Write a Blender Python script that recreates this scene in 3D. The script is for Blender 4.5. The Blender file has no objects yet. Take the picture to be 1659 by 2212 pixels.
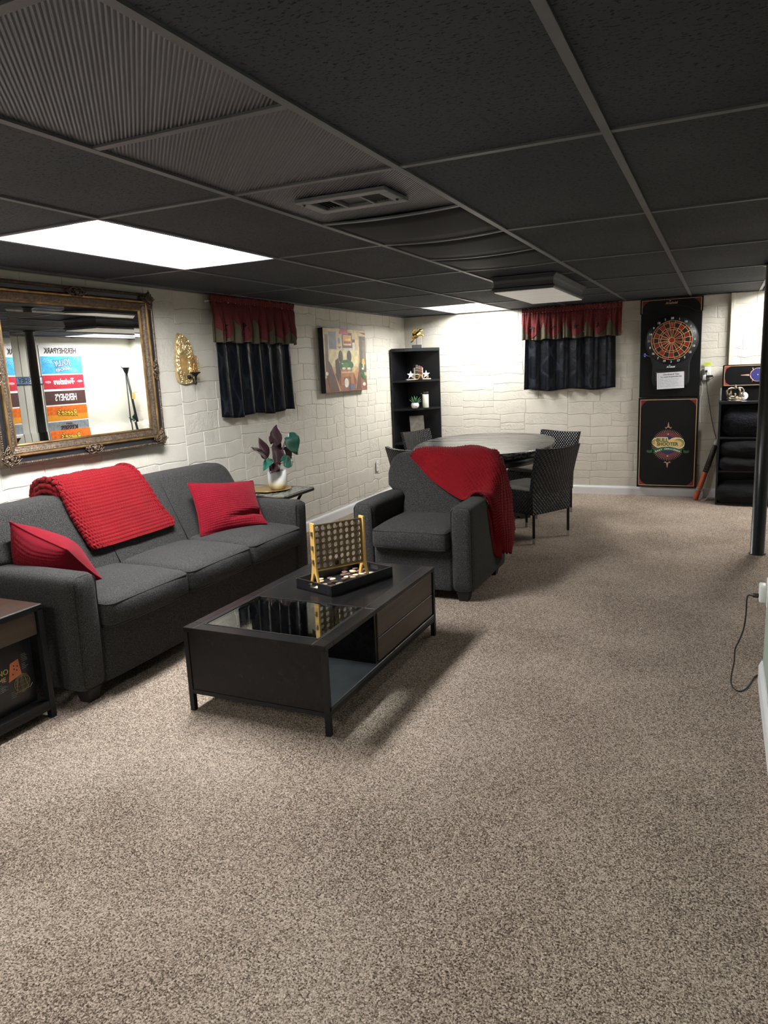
import bpy, bmesh, math, random
from mathutils import Vector, Matrix, noise
random.seed(7)
sc = bpy.context.scene
COL = sc.collection
PI = math.pi
W0, W1 = -3.10, 7.11          # left wall x, back wall y
CZ = 2.02                     # ceiling height
G = 0.6096                    # ceiling grid module

# ------------------------------------------------------------------ mesh helper
class MB:
    def __init__(s):
        s.v, s.f, s.sm, s.uv = [], [], [], {}
    def add(s, vs, fs, smooth=False, M=None):
        o = len(s.v)
        if M is None: s.v += [Vector(p) for p in vs]
        else: s.v += [M @ Vector(p) for p in vs]
        s.f += [tuple(i + o for i in f) for f in fs]
        s.sm += [smooth] * len(fs)
        return s
    def box(s, x0, x1, y0, y1, z0, z1, M=None):
        vs = [(x, y, z) for z in (z0, z1) for y in (y0, y1) for x in (x0, x1)]
        return s.add(vs, [(0, 2, 3, 1), (4, 5, 7, 6), (0, 1, 5, 4), (2, 6, 7, 3), (0, 4, 6, 2), (1, 3, 7, 5)], False, M)
    def bbox(s, x0, x1, y0, y1, z0, z1, b=.004, M=None, seg=1):
        bm = bmesh.new()
        bmesh.ops.create_cube(bm, size=1)
        for v in bm.verts:
            v.co = Vector(((x0 + x1) / 2 + v.co.x * (x1 - x0), (y0 + y1) / 2 + v.co.y * (y1 - y0), (z0 + z1) / 2 + v.co.z * (z1 - z0)))
        bmesh.ops.bevel(bm, geom=bm.edges[:], offset=b, segments=seg, profile=.5, affect='EDGES')
        s.addbm(bm, M, seg > 1)
        return s
    def addbm(s, bm, M=None, smooth=False):
        bm.verts.index_update()
        s.add([v.co.copy() for v in bm.verts], [[v.index for v in f.verts] for f in bm.faces], smooth, M)
        bm.free(); return s
    def rbox(s, x0, x1, y0, y1, z0, z1, r, n=10, puff=(0, 0, 0), M=None, warp=None):
        """box with rounded edges of radius r and optionally puffed faces"""
        c = Vector(((x0 + x1) / 2, (y0 + y1) / 2, (z0 + z1) / 2)); h = Vector(((x1 - x0) / 2, (y1 - y0) / 2, (z1 - z0) / 2))
        r = min(r, h.x, h.y, h.z)
        idx, vs, fs = {}, [], []
        def pos(t, hh):                                   # denser near the edges
            return max(-1, min(1, math.sin(t * PI / 2))) * hh
        def vid(i, j, k):
            key = (i, j, k)
            if key not in idx:
                u = Vector([(2 * a / n - 1) for a in key])
                p = Vector((pos(u.x, h.x), pos(u.y, h.y), pos(u.z, h.z)))
                core = Vector([max(-(hh - r), min(hh - r, q)) for q, hh in zip(p, h)])
                d = p - core
                if d.length > 1e-9: p = core + d.normalized() * r
                q = [p[a] / h[a] for a in range(3)]
                for a in range(3):
                    b, e = (a + 1) % 3, (a + 2) % 3
                    p[a] += puff[a] * q[a] * max(0, 1 - q[b] ** 2) * max(0, 1 - q[e] ** 2)
                p = p + c
                if warp: p = Vector(warp(p))
                idx[key] = len(vs); vs.append(p)
            return idx[key]
        for a in range(n):
            for b in range(n):
                for k in (0, n):
                    q = [(a, b), (a + 1, b), (a + 1, b + 1), (a, b + 1)]
                    if k == 0: q = q[::-1]
                    fs.append([vid(i, j, k) for i, j in q])
                    fs.append([vid(k, i, j) for i, j in q])
                    fs.append([vid(j, k, i) for i, j in q])
        return s.add(vs, fs, True, M)
    def tube(s, pts, r, n=8, closed=False, M=None, caps=True, smooth=True):
        pts = [Vector(p) for p in pts]; m = len(pts)
        rr = r if isinstance(r, (list, tuple)) else [r] * m
        vs, fs = [], []
        up = Vector((0, 0, 1)); prev = None
        for i, p in enumerate(pts):
            if closed: t = pts[(i + 1) % m] - pts[i - 1]
            else: t = pts[min(i + 1, m - 1)] - pts[max(i - 1, 0)]
            t.normalize()
            if prev is None:
                a = t.cross(up)
                if a.length < 1e-4: a = t.cross(Vector((1, 0, 0)))
            else:
                a = prev - t * prev.dot(t)
                if a.length < 1e-5: a = t.cross(up)
            a.normalize(); prev = a; b = t.cross(a)
            for k in range(n):
                an = 2 * PI * k / n
                vs.append(p + (a * math.cos(an) + b * math.sin(an)) * rr[i])
        rng = m if closed else m - 1
        for i in range(rng):
            for k in range(n):
                j = (i + 1) % m
                fs.append((i * n + k, i * n + (k + 1) % n, j * n + (k + 1) % n, j * n + k))
        if caps and not closed:
            fs.append(tuple(range(n))[::-1]); fs.append(tuple((m - 1) * n + k for k in range(n)))
        return s.add(vs, fs, smooth, M)
    def lathe(s, prof, n=24, M=None, smooth=True, caps=True):
        vs, fs = [], []
        for r, z in prof:
            for k in range(n):
                a = 2 * PI * k / n; vs.append((r * math.cos(a), r * math.sin(a), z))
        for i in range(len(prof) - 1):
            for k in range(n):
                fs.append((i * n + k, i * n + (k + 1) % n, (i + 1) * n + (k + 1) % n, (i + 1) * n + k))
        if caps:
            fs.append(tuple(range(n))[::-1]); fs.append(tuple((len(prof) - 1) * n + k for k in range(n)))
        return s.add(vs, fs, smooth, M)
    def prism(s, poly, z0, z1, M=None, smooth=False):
        n = len(poly)
        vs = [(x, y, z0) for x, y in poly] + [(x, y, z1) for x, y in poly]
        fs = [tuple(range(n))[::-1], tuple(range(n, 2 * n))] + [(i, (i + 1) % n, n + (i + 1) % n, n + i) for i in range(n)]
        return s.add(vs, fs, smooth, M)
    def loft(s, rings, M=None, smooth=True, caps=True, closed=True):
        n = len(rings[0]); vs = [p for r in rings for p in r]; fs = []
        for i in range(len(rings) - 1):
            for k in range(n if closed else n - 1):
                fs.append((i * n + k, i * n + (k + 1) % n, (i + 1) * n + (k + 1) % n, (i + 1) * n + k))
        if caps: fs.append(tuple(range(n))[::-1]); fs.append(tuple((len(rings) - 1) * n + k for k in range(n)))
        return s.add(vs, fs, smooth, M)
    def sheet(s, fn, nu, nv, M=None, smooth=True):
        vs = [fn(i / nu, j / nv) for j in range(nv + 1) for i in range(nu + 1)]
        w = nu + 1
        fs = [(j * w + i, j * w + i + 1, (j + 1) * w + i + 1, (j + 1) * w + i) for j in range(nv) for i in range(nu)]
        return s.add(vs, fs, smooth, M)
    def ball(s, c, rx, ry=None, rz=None, n=12, M=None):
        ry = ry or rx; rz = rz or rx; c = Vector(c); vs, fs = [], []
        m = max(5, n // 2)
        vs.append(Vector((0, 0, -rz)))
        for j in range(1, m):
            ph = -PI / 2 + PI * j / m
            for k in range(n):
                a = 2 * PI * k / n; vs.append(Vector((rx * math.cos(ph) * math.cos(a), ry * math.cos(ph) * math.sin(a), rz * math.sin(ph))))
        vs.append(Vector((0, 0, rz))); last = len(vs) - 1
        for k in range(n):
            fs.append((0, 1 + (k + 1) % n, 1 + k)); fs.append((last, 1 + (m - 2) * n + k, 1 + (m - 2) * n + (k + 1) % n))
        for j in range(m - 2):
            for k in range(n):
                fs.append((1 + j * n + k, 1 + j * n + (k + 1) % n, 1 + (j + 1) * n + (k + 1) % n, 1 + (j + 1) * n + k))
        if M is not None: vs = [M @ p for p in vs]
        return s.add([p + c for p in vs], fs, True)

def T(x=0, y=0, z=0): return Matrix.Translation((x, y, z))
def RX(d): return Matrix.Rotation(math.radians(d), 4, 'X')
def RY(d): return Matrix.Rotation(math.radians(d), 4, 'Y')
def RZ(d): return Matrix.Rotation(math.radians(d), 4, 'Z')

def mkmesh(name, mb, m, inv=None):
    me = bpy.data.meshes.new(name)
    vs = mb.v if inv is None else [inv @ p for p in mb.v]
    me.from_pydata([tuple(p) for p in vs], [], mb.f)
    me.polygons.foreach_set('use_smooth', mb.sm)
    bm = bmesh.new(); bm.from_mesh(me); bmesh.ops.recalc_face_normals(bm, faces=bm.faces[:]); bm.to_mesh(me); bm.free()
    if m is not None: me.materials.append(m)
    me.update()
    return me

def thing(name, label, cat, loc=(0, 0, 0), rz=0, group=None):
    o = bpy.data.objects.new(name, None); COL.objects.link(o)
    o.empty_display_size = .05
    o.location = loc; o.rotation_euler = (0, 0, math.radians(rz))
    o['label'] = label; o['category'] = cat
    if group: o['group'] = group
    return o
def wm(o):
    M = o.matrix_basis.copy()
    return M
def part(name, mb, m, root, label=None, world=True, mods=(), up=None):
    """a part under root; world=True means the shape was drawn in room coordinates; up = top thing when root is itself a part"""
    inv = None
    if world:
        top = up or root
        inv = wm(top).inverted()
    me = mkmesh(name, mb, m, inv)
    o = bpy.data.objects.new(name, me); COL.objects.link(o); o.parent = root
    if label: o['label'] = label
    for k in mods: addmod(o, k)
    return o
def addmod(o, k):
    kind = k[0]
    md = o.modifiers.new(kind, kind)
    for a, b in k[1].items(): setattr(md, a, b)
def solo(name, mb, m, label=None, cat=None, group=None, kind=None, mods=()):
    """a top-level thing that is one mesh, its origin at its base"""
    xs = [p.x for p in mb.v]; ys = [p.y for p in mb.v]; zs = [p.z for p in mb.v]
    o0 = Vector(((min(xs) + max(xs)) / 2, (min(ys) + max(ys)) / 2, min(zs)))
    me = mkmesh(name, mb, m, Matrix.Translation(-o0))
    o = bpy.data.objects.new(name, me); COL.objects.link(o); o.location = o0
    if label: o['label'] = label
    if cat: o['category'] = cat
    if group: o['group'] = group
    if kind: o['kind'] = kind
    for k in mods: addmod(o, k)
    return o
def struct(name, mb, m, label=None, mods=()):
    me = mkmesh(name, mb, m); o = bpy.data.objects.new(name, me); COL.objects.link(o); o['kind'] = 'structure'
    o['label'] = label or name.replace('_', ' '); o['category'] = name.split('_')[0]
    for k in mods: addmod(o, k)
    return o
def clone(root, loc, rz, label, group=None):
    r = root.copy(); COL.objects.link(r); r.location = loc; r.rotation_euler = (0, 0, math.radians(rz)); r['label'] = label
    if group: r['group'] = group
    for ch in list(root.children):
        c = ch.copy(); COL.objects.link(c); c.parent = r
        for g in list(ch.children):
            d = g.copy(); COL.objects.link(d); d.parent = c
    return r

def text_mb(body, size, M=None, depth=.0006, align='CENTER', bold=0, sx=1.0, shear=0, mb=None):
    cu = bpy.data.curves.new('txt', 'FONT'); cu.body = body; cu.size = size; cu.align_x = align; cu.align_y = 'CENTER'
    cu.extrude = depth; cu.offset = bold; cu.shear = shear; cu.resolution_u = 3
    ob = bpy.data.objects.new('txt', cu); COL.objects.link(ob)
    dg = bpy.context.evaluated_depsgraph_get()
    me = bpy.data.meshes.new_from_object(ob.evaluated_get(dg))
    mb = mb or MB()
    S = Matrix.Diagonal((sx, 1, 1, 1)); MM = S if M is None else M @ S
    mb.add([v.co.copy() for v in me.vertices], [list(p.vertices) for p in me.polygons], False, MM)
    bpy.data.objects.remove(ob); bpy.data.curves.remove(cu); bpy.data.meshes.remove(me)
    return mb

# ------------------------------------------------------------------ materials
def nt(name):
    m = bpy.data.materials.new(name); m.use_nodes = True
    t = m.node_tree; b = t.nodes['Principled BSDF']
    return m, t, b
def node(t, kind, **kw):
    n = t.nodes.new(kind)
    for k, v in kw.items():
        if k.startswith('i_'): n.inputs[k[2:].replace('_', ' ')].default_value = v
        else: setattr(n, k, v)
    return n
def coords(t, scale=(1, 1, 1), rot=(0, 0, 0), which='Object'):
    tc = node(t, 'ShaderNodeTexCoord'); mp = node(t, 'ShaderNodeMapping')
    mp.inputs['Scale'].default_value = scale; mp.inputs['Rotation'].default_value = rot
    t.links.new(tc.outputs[which], mp.inputs['Vector']); return mp.outputs['Vector']
def ramp(t, fac, stops):
    r = node(t, 'ShaderNodeValToRGB'); e = r.color_ramp.elements
    while len(e) < len(stops): e.new(.5)
    for k, (p, c) in enumerate(stops):
        e[k].position = p; e[k].color = (*c, 1) if len(c) == 3 else c
    t.links.new(fac, r.inputs['Fac']); return r.outputs['Color']
def bump(t, b, h, strength=.5, dist=.002, prev=None):
    n = node(t, 'ShaderNodeBump'); n.inputs['Strength'].default_value = strength; n.inputs['Distance'].default_value = dist
    t.links.new(h, n.inputs['Height'])
    if prev is not None: t.links.new(prev, n.inputs['Normal'])
    t.links.new(n.outputs['Normal'], b.inputs['Normal']); return n.outputs['Normal']
def mathn(t, op, a, b=None, c=None):
    n = node(t, 'ShaderNodeMath', operation=op)
    for i, x in enumerate((a, b, c)):
        if x is None: continue
        if isinstance(x, (int, float)): n.inputs[i].default_value = x
        else: t.links.new(x, n.inputs[i])
    return n.outputs[0]
def noise_n(t, vec, scale, detail=2, rough=.5):
    n = node(t, 'ShaderNodeTexNoise'); n.inputs['Scale'].default_value = scale; n.inputs['Detail'].default_value = detail
    n.inputs['Roughness'].default_value = rough
    t.links.new(vec, n.inputs['Vector']); return n.outputs['Fac']
def plain(name, c, rough=.5, metal=0, spec=.5, var=.12, vscale=30, bs=0, bscale=200, bd=.001, coat=0, sheen=0):
    """one procedural colour with a little noise in it and an optional fine bump"""
    m, t, b = nt(name)
    v = coords(t)
    f = noise_n(t, v, vscale, 3)
    lo = tuple(x * (1 - var) for x in c); hi = tuple(min(1, x * (1 + var)) for x in c)
    t.links.new(ramp(t, f, [(.3, lo), (.7, hi)]), b.inputs['Base Color'])
    b.inputs['Roughness'].default_value = rough; b.inputs['Metallic'].default_value = metal
    b.inputs['Specular IOR Level'].default_value = spec; b.inputs['Coat Weight'].default_value = coat
    b.inputs['Sheen Weight'].default_value = sheen
    if bs: bump(t, b, noise_n(t, v, bscale, 2), bs, bd)
    return m
def wood(name, c1, c2, axis='x', rough=.4, scale=1, spec=.5, bs=.15, coat=0):
    m, t, b = nt(name)
    s = {'x': (2, 40, 40), 'y': (40, 2, 40), 'z': (40, 40, 2)}[axis]
    v = coords(t, tuple(q * scale for q in s))
    f = noise_n(t, v, 1.0, 5, .6)
    t.links.new(ramp(t, f, [(.3, c1), (.7, c2)]), b.inputs['Base Color'])
    b.inputs['Roughness'].default_value = rough; b.inputs['Specular IOR Level'].default_value = spec
    b.inputs['Coat Weight'].default_value = coat
    bump(t, b, f, bs, .001)
    return m
def emit(name, c, s):
    m, t, b = nt(name)
    b.inputs['Base Color'].default_value = (.8, .8, .8, 1)
    b.inputs['Emission Color'].default_value = (*c, 1); b.inputs['Emission Strength'].default_value = s
    return m
def glass(name, c=(1, 1, 1), rough=0, ior=1.45):
    m, t, b = nt(name)
    b.inputs['Base Color'].default_value = (*c, 1); b.inputs['Transmission Weight'].default_value = 1
    b.inputs['Roughness'].default_value = rough; b.inputs['IOR'].default_value = ior
    return m
# ------------------------------------------------------------------ room materials
def stone_mat(name, c):
    m, t, b = nt(name)
    v = coords(t)
    f1 = noise_n(t, v, 9, 3)
    col = ramp(t, f1, [(.3, tuple(x * .95 for x in c)), (.7, tuple(min(1, x * 1.03) for x in c))])
    t.links.new(col, b.inputs['Base Color'])
    b.inputs['Roughness'].default_value = .55; b.inputs['Specular IOR Level'].default_value = .3
    at = node(t, 'ShaderNodeAttribute', attribute_name='rough')
    n1 = noise_n(t, v, 34, 4, .6); n2 = noise_n(t, v, 110, 2)
    h = mathn(t, 'ADD', mathn(t, 'MULTIPLY', n1, mathn(t, 'MULTIPLY', at.outputs['Fac'], 1.5)), mathn(t, 'MULTIPLY', n2, .12))
    bump(t, b, h, .7, .012)
    return m
M_STONE = stone_mat('cream_stone_panel', (.69, .655, .57))

def carpet_mat():
    m, t, b = nt('carpet_frieze')
    v = coords(t)
    vo = node(t, 'ShaderNodeTexVoronoi', feature='F1'); vo.inputs['Scale'].default_value = 210
    nz = node(t, 'ShaderNodeTexNoise'); nz.inputs['Scale'].default_value = 150; nz.inputs['Detail'].default_value = 2
    t.links.new(v, nz.inputs['Vector'])
    mx = node(t, 'ShaderNodeMix', data_type='VECTOR'); mx.inputs['Factor'].default_value = .010
    t.links.new(v, mx.inputs['A']); t.links.new(nz.outputs['Color'], mx.inputs['B'])
    t.links.new(mx.outputs['Result'], vo.inputs['Vector'])
    sep = node(t, 'ShaderNodeSeparateColor'); t.links.new(vo.outputs['Color'], sep.inputs['Color'])
    tuft = sep.outputs['Red']
    fine = noise_n(t, v, 620, 2)
    mid = noise_n(t, v, 205, 3, .6)
    big = noise_n(t, v, 1.7, 4)
    f = mathn(t, 'ADD', mathn(t, 'MULTIPLY', mid, .62), mathn(t, 'ADD', mathn(t, 'MULTIPLY', tuft, .17), mathn(t, 'MULTIPLY', fine, .21)))
    f = mathn(t, 'ADD', f, mathn(t, 'MULTIPLY', mathn(t, 'SUBTRACT', big, .5), .14))
    col = ramp(t, f, [(.36, (.050, .034, .025)), (.44, (.20, .150, .114)), (.52, (.47, .375, .298)), (.66, (.84, .72, .60))])
    t.links.new(col, b.inputs['Base Color'])
    b.inputs['Roughness'].default_value = .95; b.inputs['Specular IOR Level'].default_value = .1
    h = mathn(t, 'SUBTRACT', mathn(t, 'ADD', mathn(t, 'MULTIPLY', mid, 1.4), mathn(t, 'MULTIPLY', fine, .4)), mathn(t, 'MULTIPLY', vo.outputs['Distance'], .9))
    bump(t, b, h, .9, .006)
    return m
M_CARPET = carpet_mat()

def tile_mat():
    m, t, b = nt('black_painted_acoustic_tile')
    v = coords(t, (1, 1, 1)); v2 = coords(t, (1.0, 2.0, 1))
    f = noise_n(t, v2, 72, 3, .6)
    g = noise_n(t, v, 2.0, 3)
    pit = ramp(t, f, [(.37, (0, 0, 0)), (.43, (1, 1, 1))])
    base = ramp(t, g, [(.3, (.040, .044, .053)), (.7, (.056, .061, .071))])
    mx = node(t, 'ShaderNodeMix', data_type='RGBA'); mx.inputs['A'].default_value = (.006, .006, .007, 1)
    t.links.new(pit, mx.inputs['Factor']); t.links.new(base, mx.inputs['B'])
    t.links.new(mx.outputs['Result'], b.inputs['Base Color'])
    b.inputs['Roughness'].default_value = .8; b.inputs['Specular IOR Level'].default_value = .25
    bump(t, b, mathn(t, 'ADD', pit, mathn(t, 'MULTIPLY', noise_n(t, v, 260, 2), .4)), .5, .003)
    return m
M_TILE = tile_mat()
def ribbed_mat():
    m, t, b = nt('ribbed_diffuser_black')
    v = coords(t, (1, 1, 1), (0, 0, math.radians(-43)))
    w = node(t, 'ShaderNodeTexWave', wave_type='BANDS', bands_direction='X', wave_profile='SIN')
    w.inputs['Scale'].default_value = 1 / .0096 * 2 * PI / 20; w.inputs['Distortion'].default_value = .25; w.inputs['Detail'].default_value = 1; w.inputs['Detail Scale'].default_value = .3
    t.links.new(v, w.inputs['Vector'])
    t.links.new(ramp(t, w.outputs['Fac'], [(.25, (.010, .011, .017)), (.75, (.038, .041, .056))]), b.inputs['Base Color'])
    b.inputs['Roughness'].default_value = .45
    bump(t, b, w.outputs['Fac'], .8, .004)
    return m
M_RIB = ribbed_mat()
M_SAG = plain('black_vinyl_tile', (.005, .0055, .007), .65, spec=.2, vscale=4, bs=.1, bscale=400)
M_BAR = plain('dark_grey_grid_metal', (.105, .110, .122), .45, vscale=6)
M_WHITE = plain('white_trim_paint', (.78, .79, .80), .4, vscale=4, var=.03)
M_BLACKMETAL = plain('black_powder_coated_metal', (.007, .0075, .0085), .42, vscale=10, spec=.3)
M_PLASTICW = plain('white_plastic', (.78, .78, .76), .35, var=.03)
M_BLACKPL = plain('black_plastic', (.012, .012, .014), .45)

# ------------------------------------------------------------------ embossed stone walls
def wob(u, v, s): return noise.noise((u * 3.1, v * 2.3 + s, s)) * .55 + noise.noise((u * 10, v * 7, s + 4)) * .45 + noise.noise((u * 34, v * 20, s + 7)) * .16
def stone_wall(name, ua, ub, off, fn, nrm, seed, label, mat=M_STONE, za=0.0, zb=CZ):
    """ashlar relief: 1.2 m panels split into stones with wandering joints; fn(u, v, h) gives the room point at height h off the wall"""
    rnd = random.Random(seed)
    mb = MB(); rough = []
    def pt(u, v, eu=1, ev=1):
        return (u + .009 * wob(u * .5, v * 1.4, seed) * eu, v + .032 * wob(u * .9, v * .5, seed + 9) * ev)
    k0 = math.floor((ua - off) / 1.2)
    u = off + k0 * 1.2
    rects = []
    while u < ub:
        p0, p1 = max(u, ua), min(u + 1.2, ub)
        def split(a, b, c, d, depth):
            w, h = b - a, d - c
            if h > .23 or (h > .165 and rnd.random() < .75):
                if w > .75 and h < .50 and rnd.random() < .40: pass
                else:
                    q = c + h * rnd.uniform(.34, .66)
                    split(a, b, c, q, depth + 1); split(a, b, q, d, depth + 1); return
            if w > .62 or (w > .36 and rnd.random() < .55):
                q = a + w * rnd.uniform(.3, .7)
                split(a, q, c, d, depth + 1); split(q, b, c, d, depth + 1); return
            if h > .13 and rnd.random() < .40 and w > .22:
                q = c + h * rnd.uniform(.38, .62)
                split(a, b, c, q, depth + 1); split(a, b, q, d, depth + 1); return
            rects.append((a, b, c, d, a <= p0 + 1e-6, b >= p1 - 1e-6))
        if p1 - p0 > .03: split(p0, p1, za, zb, 0)
        u += 1.2
    for (a, b, c, d, ea, eb) in rects:
        g = .0011
        ring = []
        nx = max(3, int((b - a) / .03)); ny = max(2, int((d - c) / .03))
        for i in range(nx): ring.append((a + (b - a) * i / nx, c))
        for i in range(ny): ring.append((b, c + (d - c) * i / ny))
        for i in range(nx): ring.append((b - (b - a) * i / nx, d))
        for i in range(ny): ring.append((a, d - (d - c) * i / ny))
        mu, mv = (a + b) / 2, (c + d) / 2
        hu, hv = (b - a) / 2, (d - c) / 2
        hgt = rnd.uniform(.0028, .0044)
        def off_pt(p, ins):
            eu = 0 if ((ea and abs(p[0] - a) < 1e-6) or (eb and abs(p[0] - b) < 1e-6)) else 1
            ev = 0 if (abs(p[1] - za) < 1e-6 or abs(p[1] - zb) < 1e-6) else 1
            q = pt(p[0], p[1], eu, ev)
            # rounded corners: pull the corner in
            fx, fy = abs(p[0] - mu) / hu, abs(p[1] - mv) / hv
            cx = .004 if (fx > 1 - .03 / hu and fy > 1 - .03 / hv) else 0
            sx = (1 if p[0] > mu else -1); sy = (1 if p[1] > mv else -1)
            ix = ins * min(1, max(0, (fx - (1 - .02 / hu)) / (.02 / hu))) + cx * .4
            iy = ins * min(1, max(0, (fy - (1 - .02 / hv)) / (.02 / hv))) + cx * .4
            return (q[0] - sx * ix, q[1] - sy * iy)
        n = len(ring)
        r0 = [fn(*off_pt(p, g), 0.0) for p in ring]
        r1 = [fn(*off_pt(p, g + .0024), hgt) for p in ring]
        r2 = [fn(*off_pt(p, g + .0055), hgt + .0006) for p in ring]
        mb.loft([r0, r1, r2], smooth=False, caps=False)
        o = len(mb.v); mb.v += [Vector(p) for p in r2]; mb.f.append(tuple(range(o, o + n))); mb.sm.append(False)
        rv = rnd.choice([.05, .1, .12, .25, .5, .8, .4])
        rough += [.05] * (2 * n) + [rv]
    o = len(mb.f)
    vs = [fn(ua, za, 0), fn(ub, za, 0), fn(ub, zb, 0), fn(ua, zb, 0), fn(ua, za, -.1), fn(ub, za, -.1), fn(ub, zb, -.1), fn(ua, zb, -.1)]
    mb.add(vs, [(0, 1, 2, 3), (4, 5, 6, 7), (0, 1, 5, 4), (2, 3, 7, 6), (1, 2, 6, 5), (0, 3, 7, 4)])
    rough += [.05] * 6
    me = bpy.data.meshes.new(name); me.from_pydata([tuple(p) for p in mb.v], [], mb.f); me.materials.append(mat)
    at = me.attributes.new('rough', 'FLOAT', 'FACE'); at.data.foreach_set('value', rough)
    # faces look into the room
    bm = bmesh.new(); bm.from_mesh(me); N = Vector(nrm)
    for f in bm.faces:
        f.normal_update()
        if f.normal.dot(N) < -1e-4: f.normal_flip()
    bm.to_mesh(me); bm.free()
    ob = bpy.data.objects.new(name, me); COL.objects.link(ob); ob['kind'] = 'structure'; ob['label'] = label; ob['category'] = 'wall'
    return ob
stone_wall('wall_left', -3.2, W1 + .012, 3.1, lambda u, v, h: (W0 - .007 + h, u, v), (1, 0, 0), 3, 'long cream wall of embossed stone panels behind the sofa')
stone_wall('wall_back', W0 - .012, 1.55, -2.4, lambda u, v, h: (u, W1 + .007 - h, v), (0, -1, 0), 11, 'far cream wall of embossed stone panels behind the dartboard cabinet')

# plain walls: behind the camera, the green stub wall on the right, the grooved panel wall seen in the mirror
M_GREEN = plain('sage_green_paint', (.36, .43, .37), .6, vscale=3, var=.05)
M_CREAMP = plain('cream_wall_paint', (.66, .63, .54), .6, vscale=3, var=.04)
struct('wall_front', MB().box(W0 - .1, 1.6, -3.3, -3.2, 0, CZ + .1), M_CREAMP, 'plain cream wall behind the photographer')
struct('wall_right', MB().box(.525, .63, -3.2, 2.45, 0, CZ + .05), M_GREEN, 'sage green wall end at the right edge of the room')
def panel_wall():
    mb = MB(); y = -.2; k = 0
    xs = []
    while y < 5.5:
        w = .10
        mb.bbox(1.452, 1.48, y + .003, min(y + w - .003, W1), .0, CZ + .02, .003); y += w
    mb.box(1.454, 1.48, y, W1 + .05, 0, CZ + .05); mb.box(1.47, 1.58, -.2, W1 + .05, 0, CZ + .05)
    return mb
struct('wall_panelled', panel_wall(), plain('pale_grey_cream_panelling', (.66, .66, .585), .5, vscale=3, var=.04), 'grooved pale panelled wall across the room, seen in the mirror')
struct('wall_nook', MB().box(.63, 1.58, 2.32, 2.45, 0, CZ + .05), M_CREAMP, 'cream wall closing the nook behind the green wall end')
struct('trim_1', MB().bbox(1.40, 1.455, 4.0, W1 - .002, .785, .825, .004), M_WHITE, 'white ledge running along the panelled wall')
# floor and ceiling slab
struct('floor', MB().box(W0 - .1, 1.6, -3.3, W1 + .1, -.08, 0), M_CARPET, 'brown and beige speckled cut pile carpet')

# baseboards
def baseboard(name, label, pts_fn, a, b):
    mb = MB()
    prof = [(0, 0), (.014, 0), (.014, .070), (.011, .082), (.006, .088), (.004, .096), (0, .096)]
    r0 = [pts_fn(a, h, z) for h, z in prof]; r1 = [pts_fn(b, h, z) for h, z in prof]
    mb.loft([r0, r1], smooth=False)
    struct(name, mb, M_WHITE, label)
baseboard('baseboard_left', 'white baseboard along the left stone wall', lambda u, h, z: (W0 + h, u, z), -3.2, W1)
baseboard('baseboard_back', 'white baseboard along the far stone wall', lambda u, h, z: (u, W1 - h, z), W0, 1.45)
def bb3():
    mb = MB()
    prof = [(0, 0), (.016, 0), (.016, .075), (.011, .088), (.005, .10), (0, .10)]
    mb.loft([[(.525 - h, -3.2, z) for h, z in prof], [(.525 - h, 2.45, z) for h, z in prof]], smooth=False)
    return mb
struct('baseboard_right', bb3(), M_WHITE, 'white baseboard at the foot of the green wall end')
# vertical trim strip on the far wall
struct('trim_2', MB().bbox(.365, .398, W1 - .045, W1 + .004, .1, CZ - .002, .003), plain('cream_trim', (.74, .70, .58), .4, var=.04), 'vertical cream trim strip on the far wall right of the dartboard')
# support pole
mb = MB(); mb.lathe([(.056, 0), (.056, .006), (.047, .008), (.047, CZ - .012), (.066, CZ - .012), (.066, CZ)], 32, T(.597, 4.80, 0))
struct('pillar', mb, plain('black_gloss_paint', (.011, .013, .014), .32, vscale=5, bs=.05, bscale=60), 'round black steel support pole near the right edge')

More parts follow.
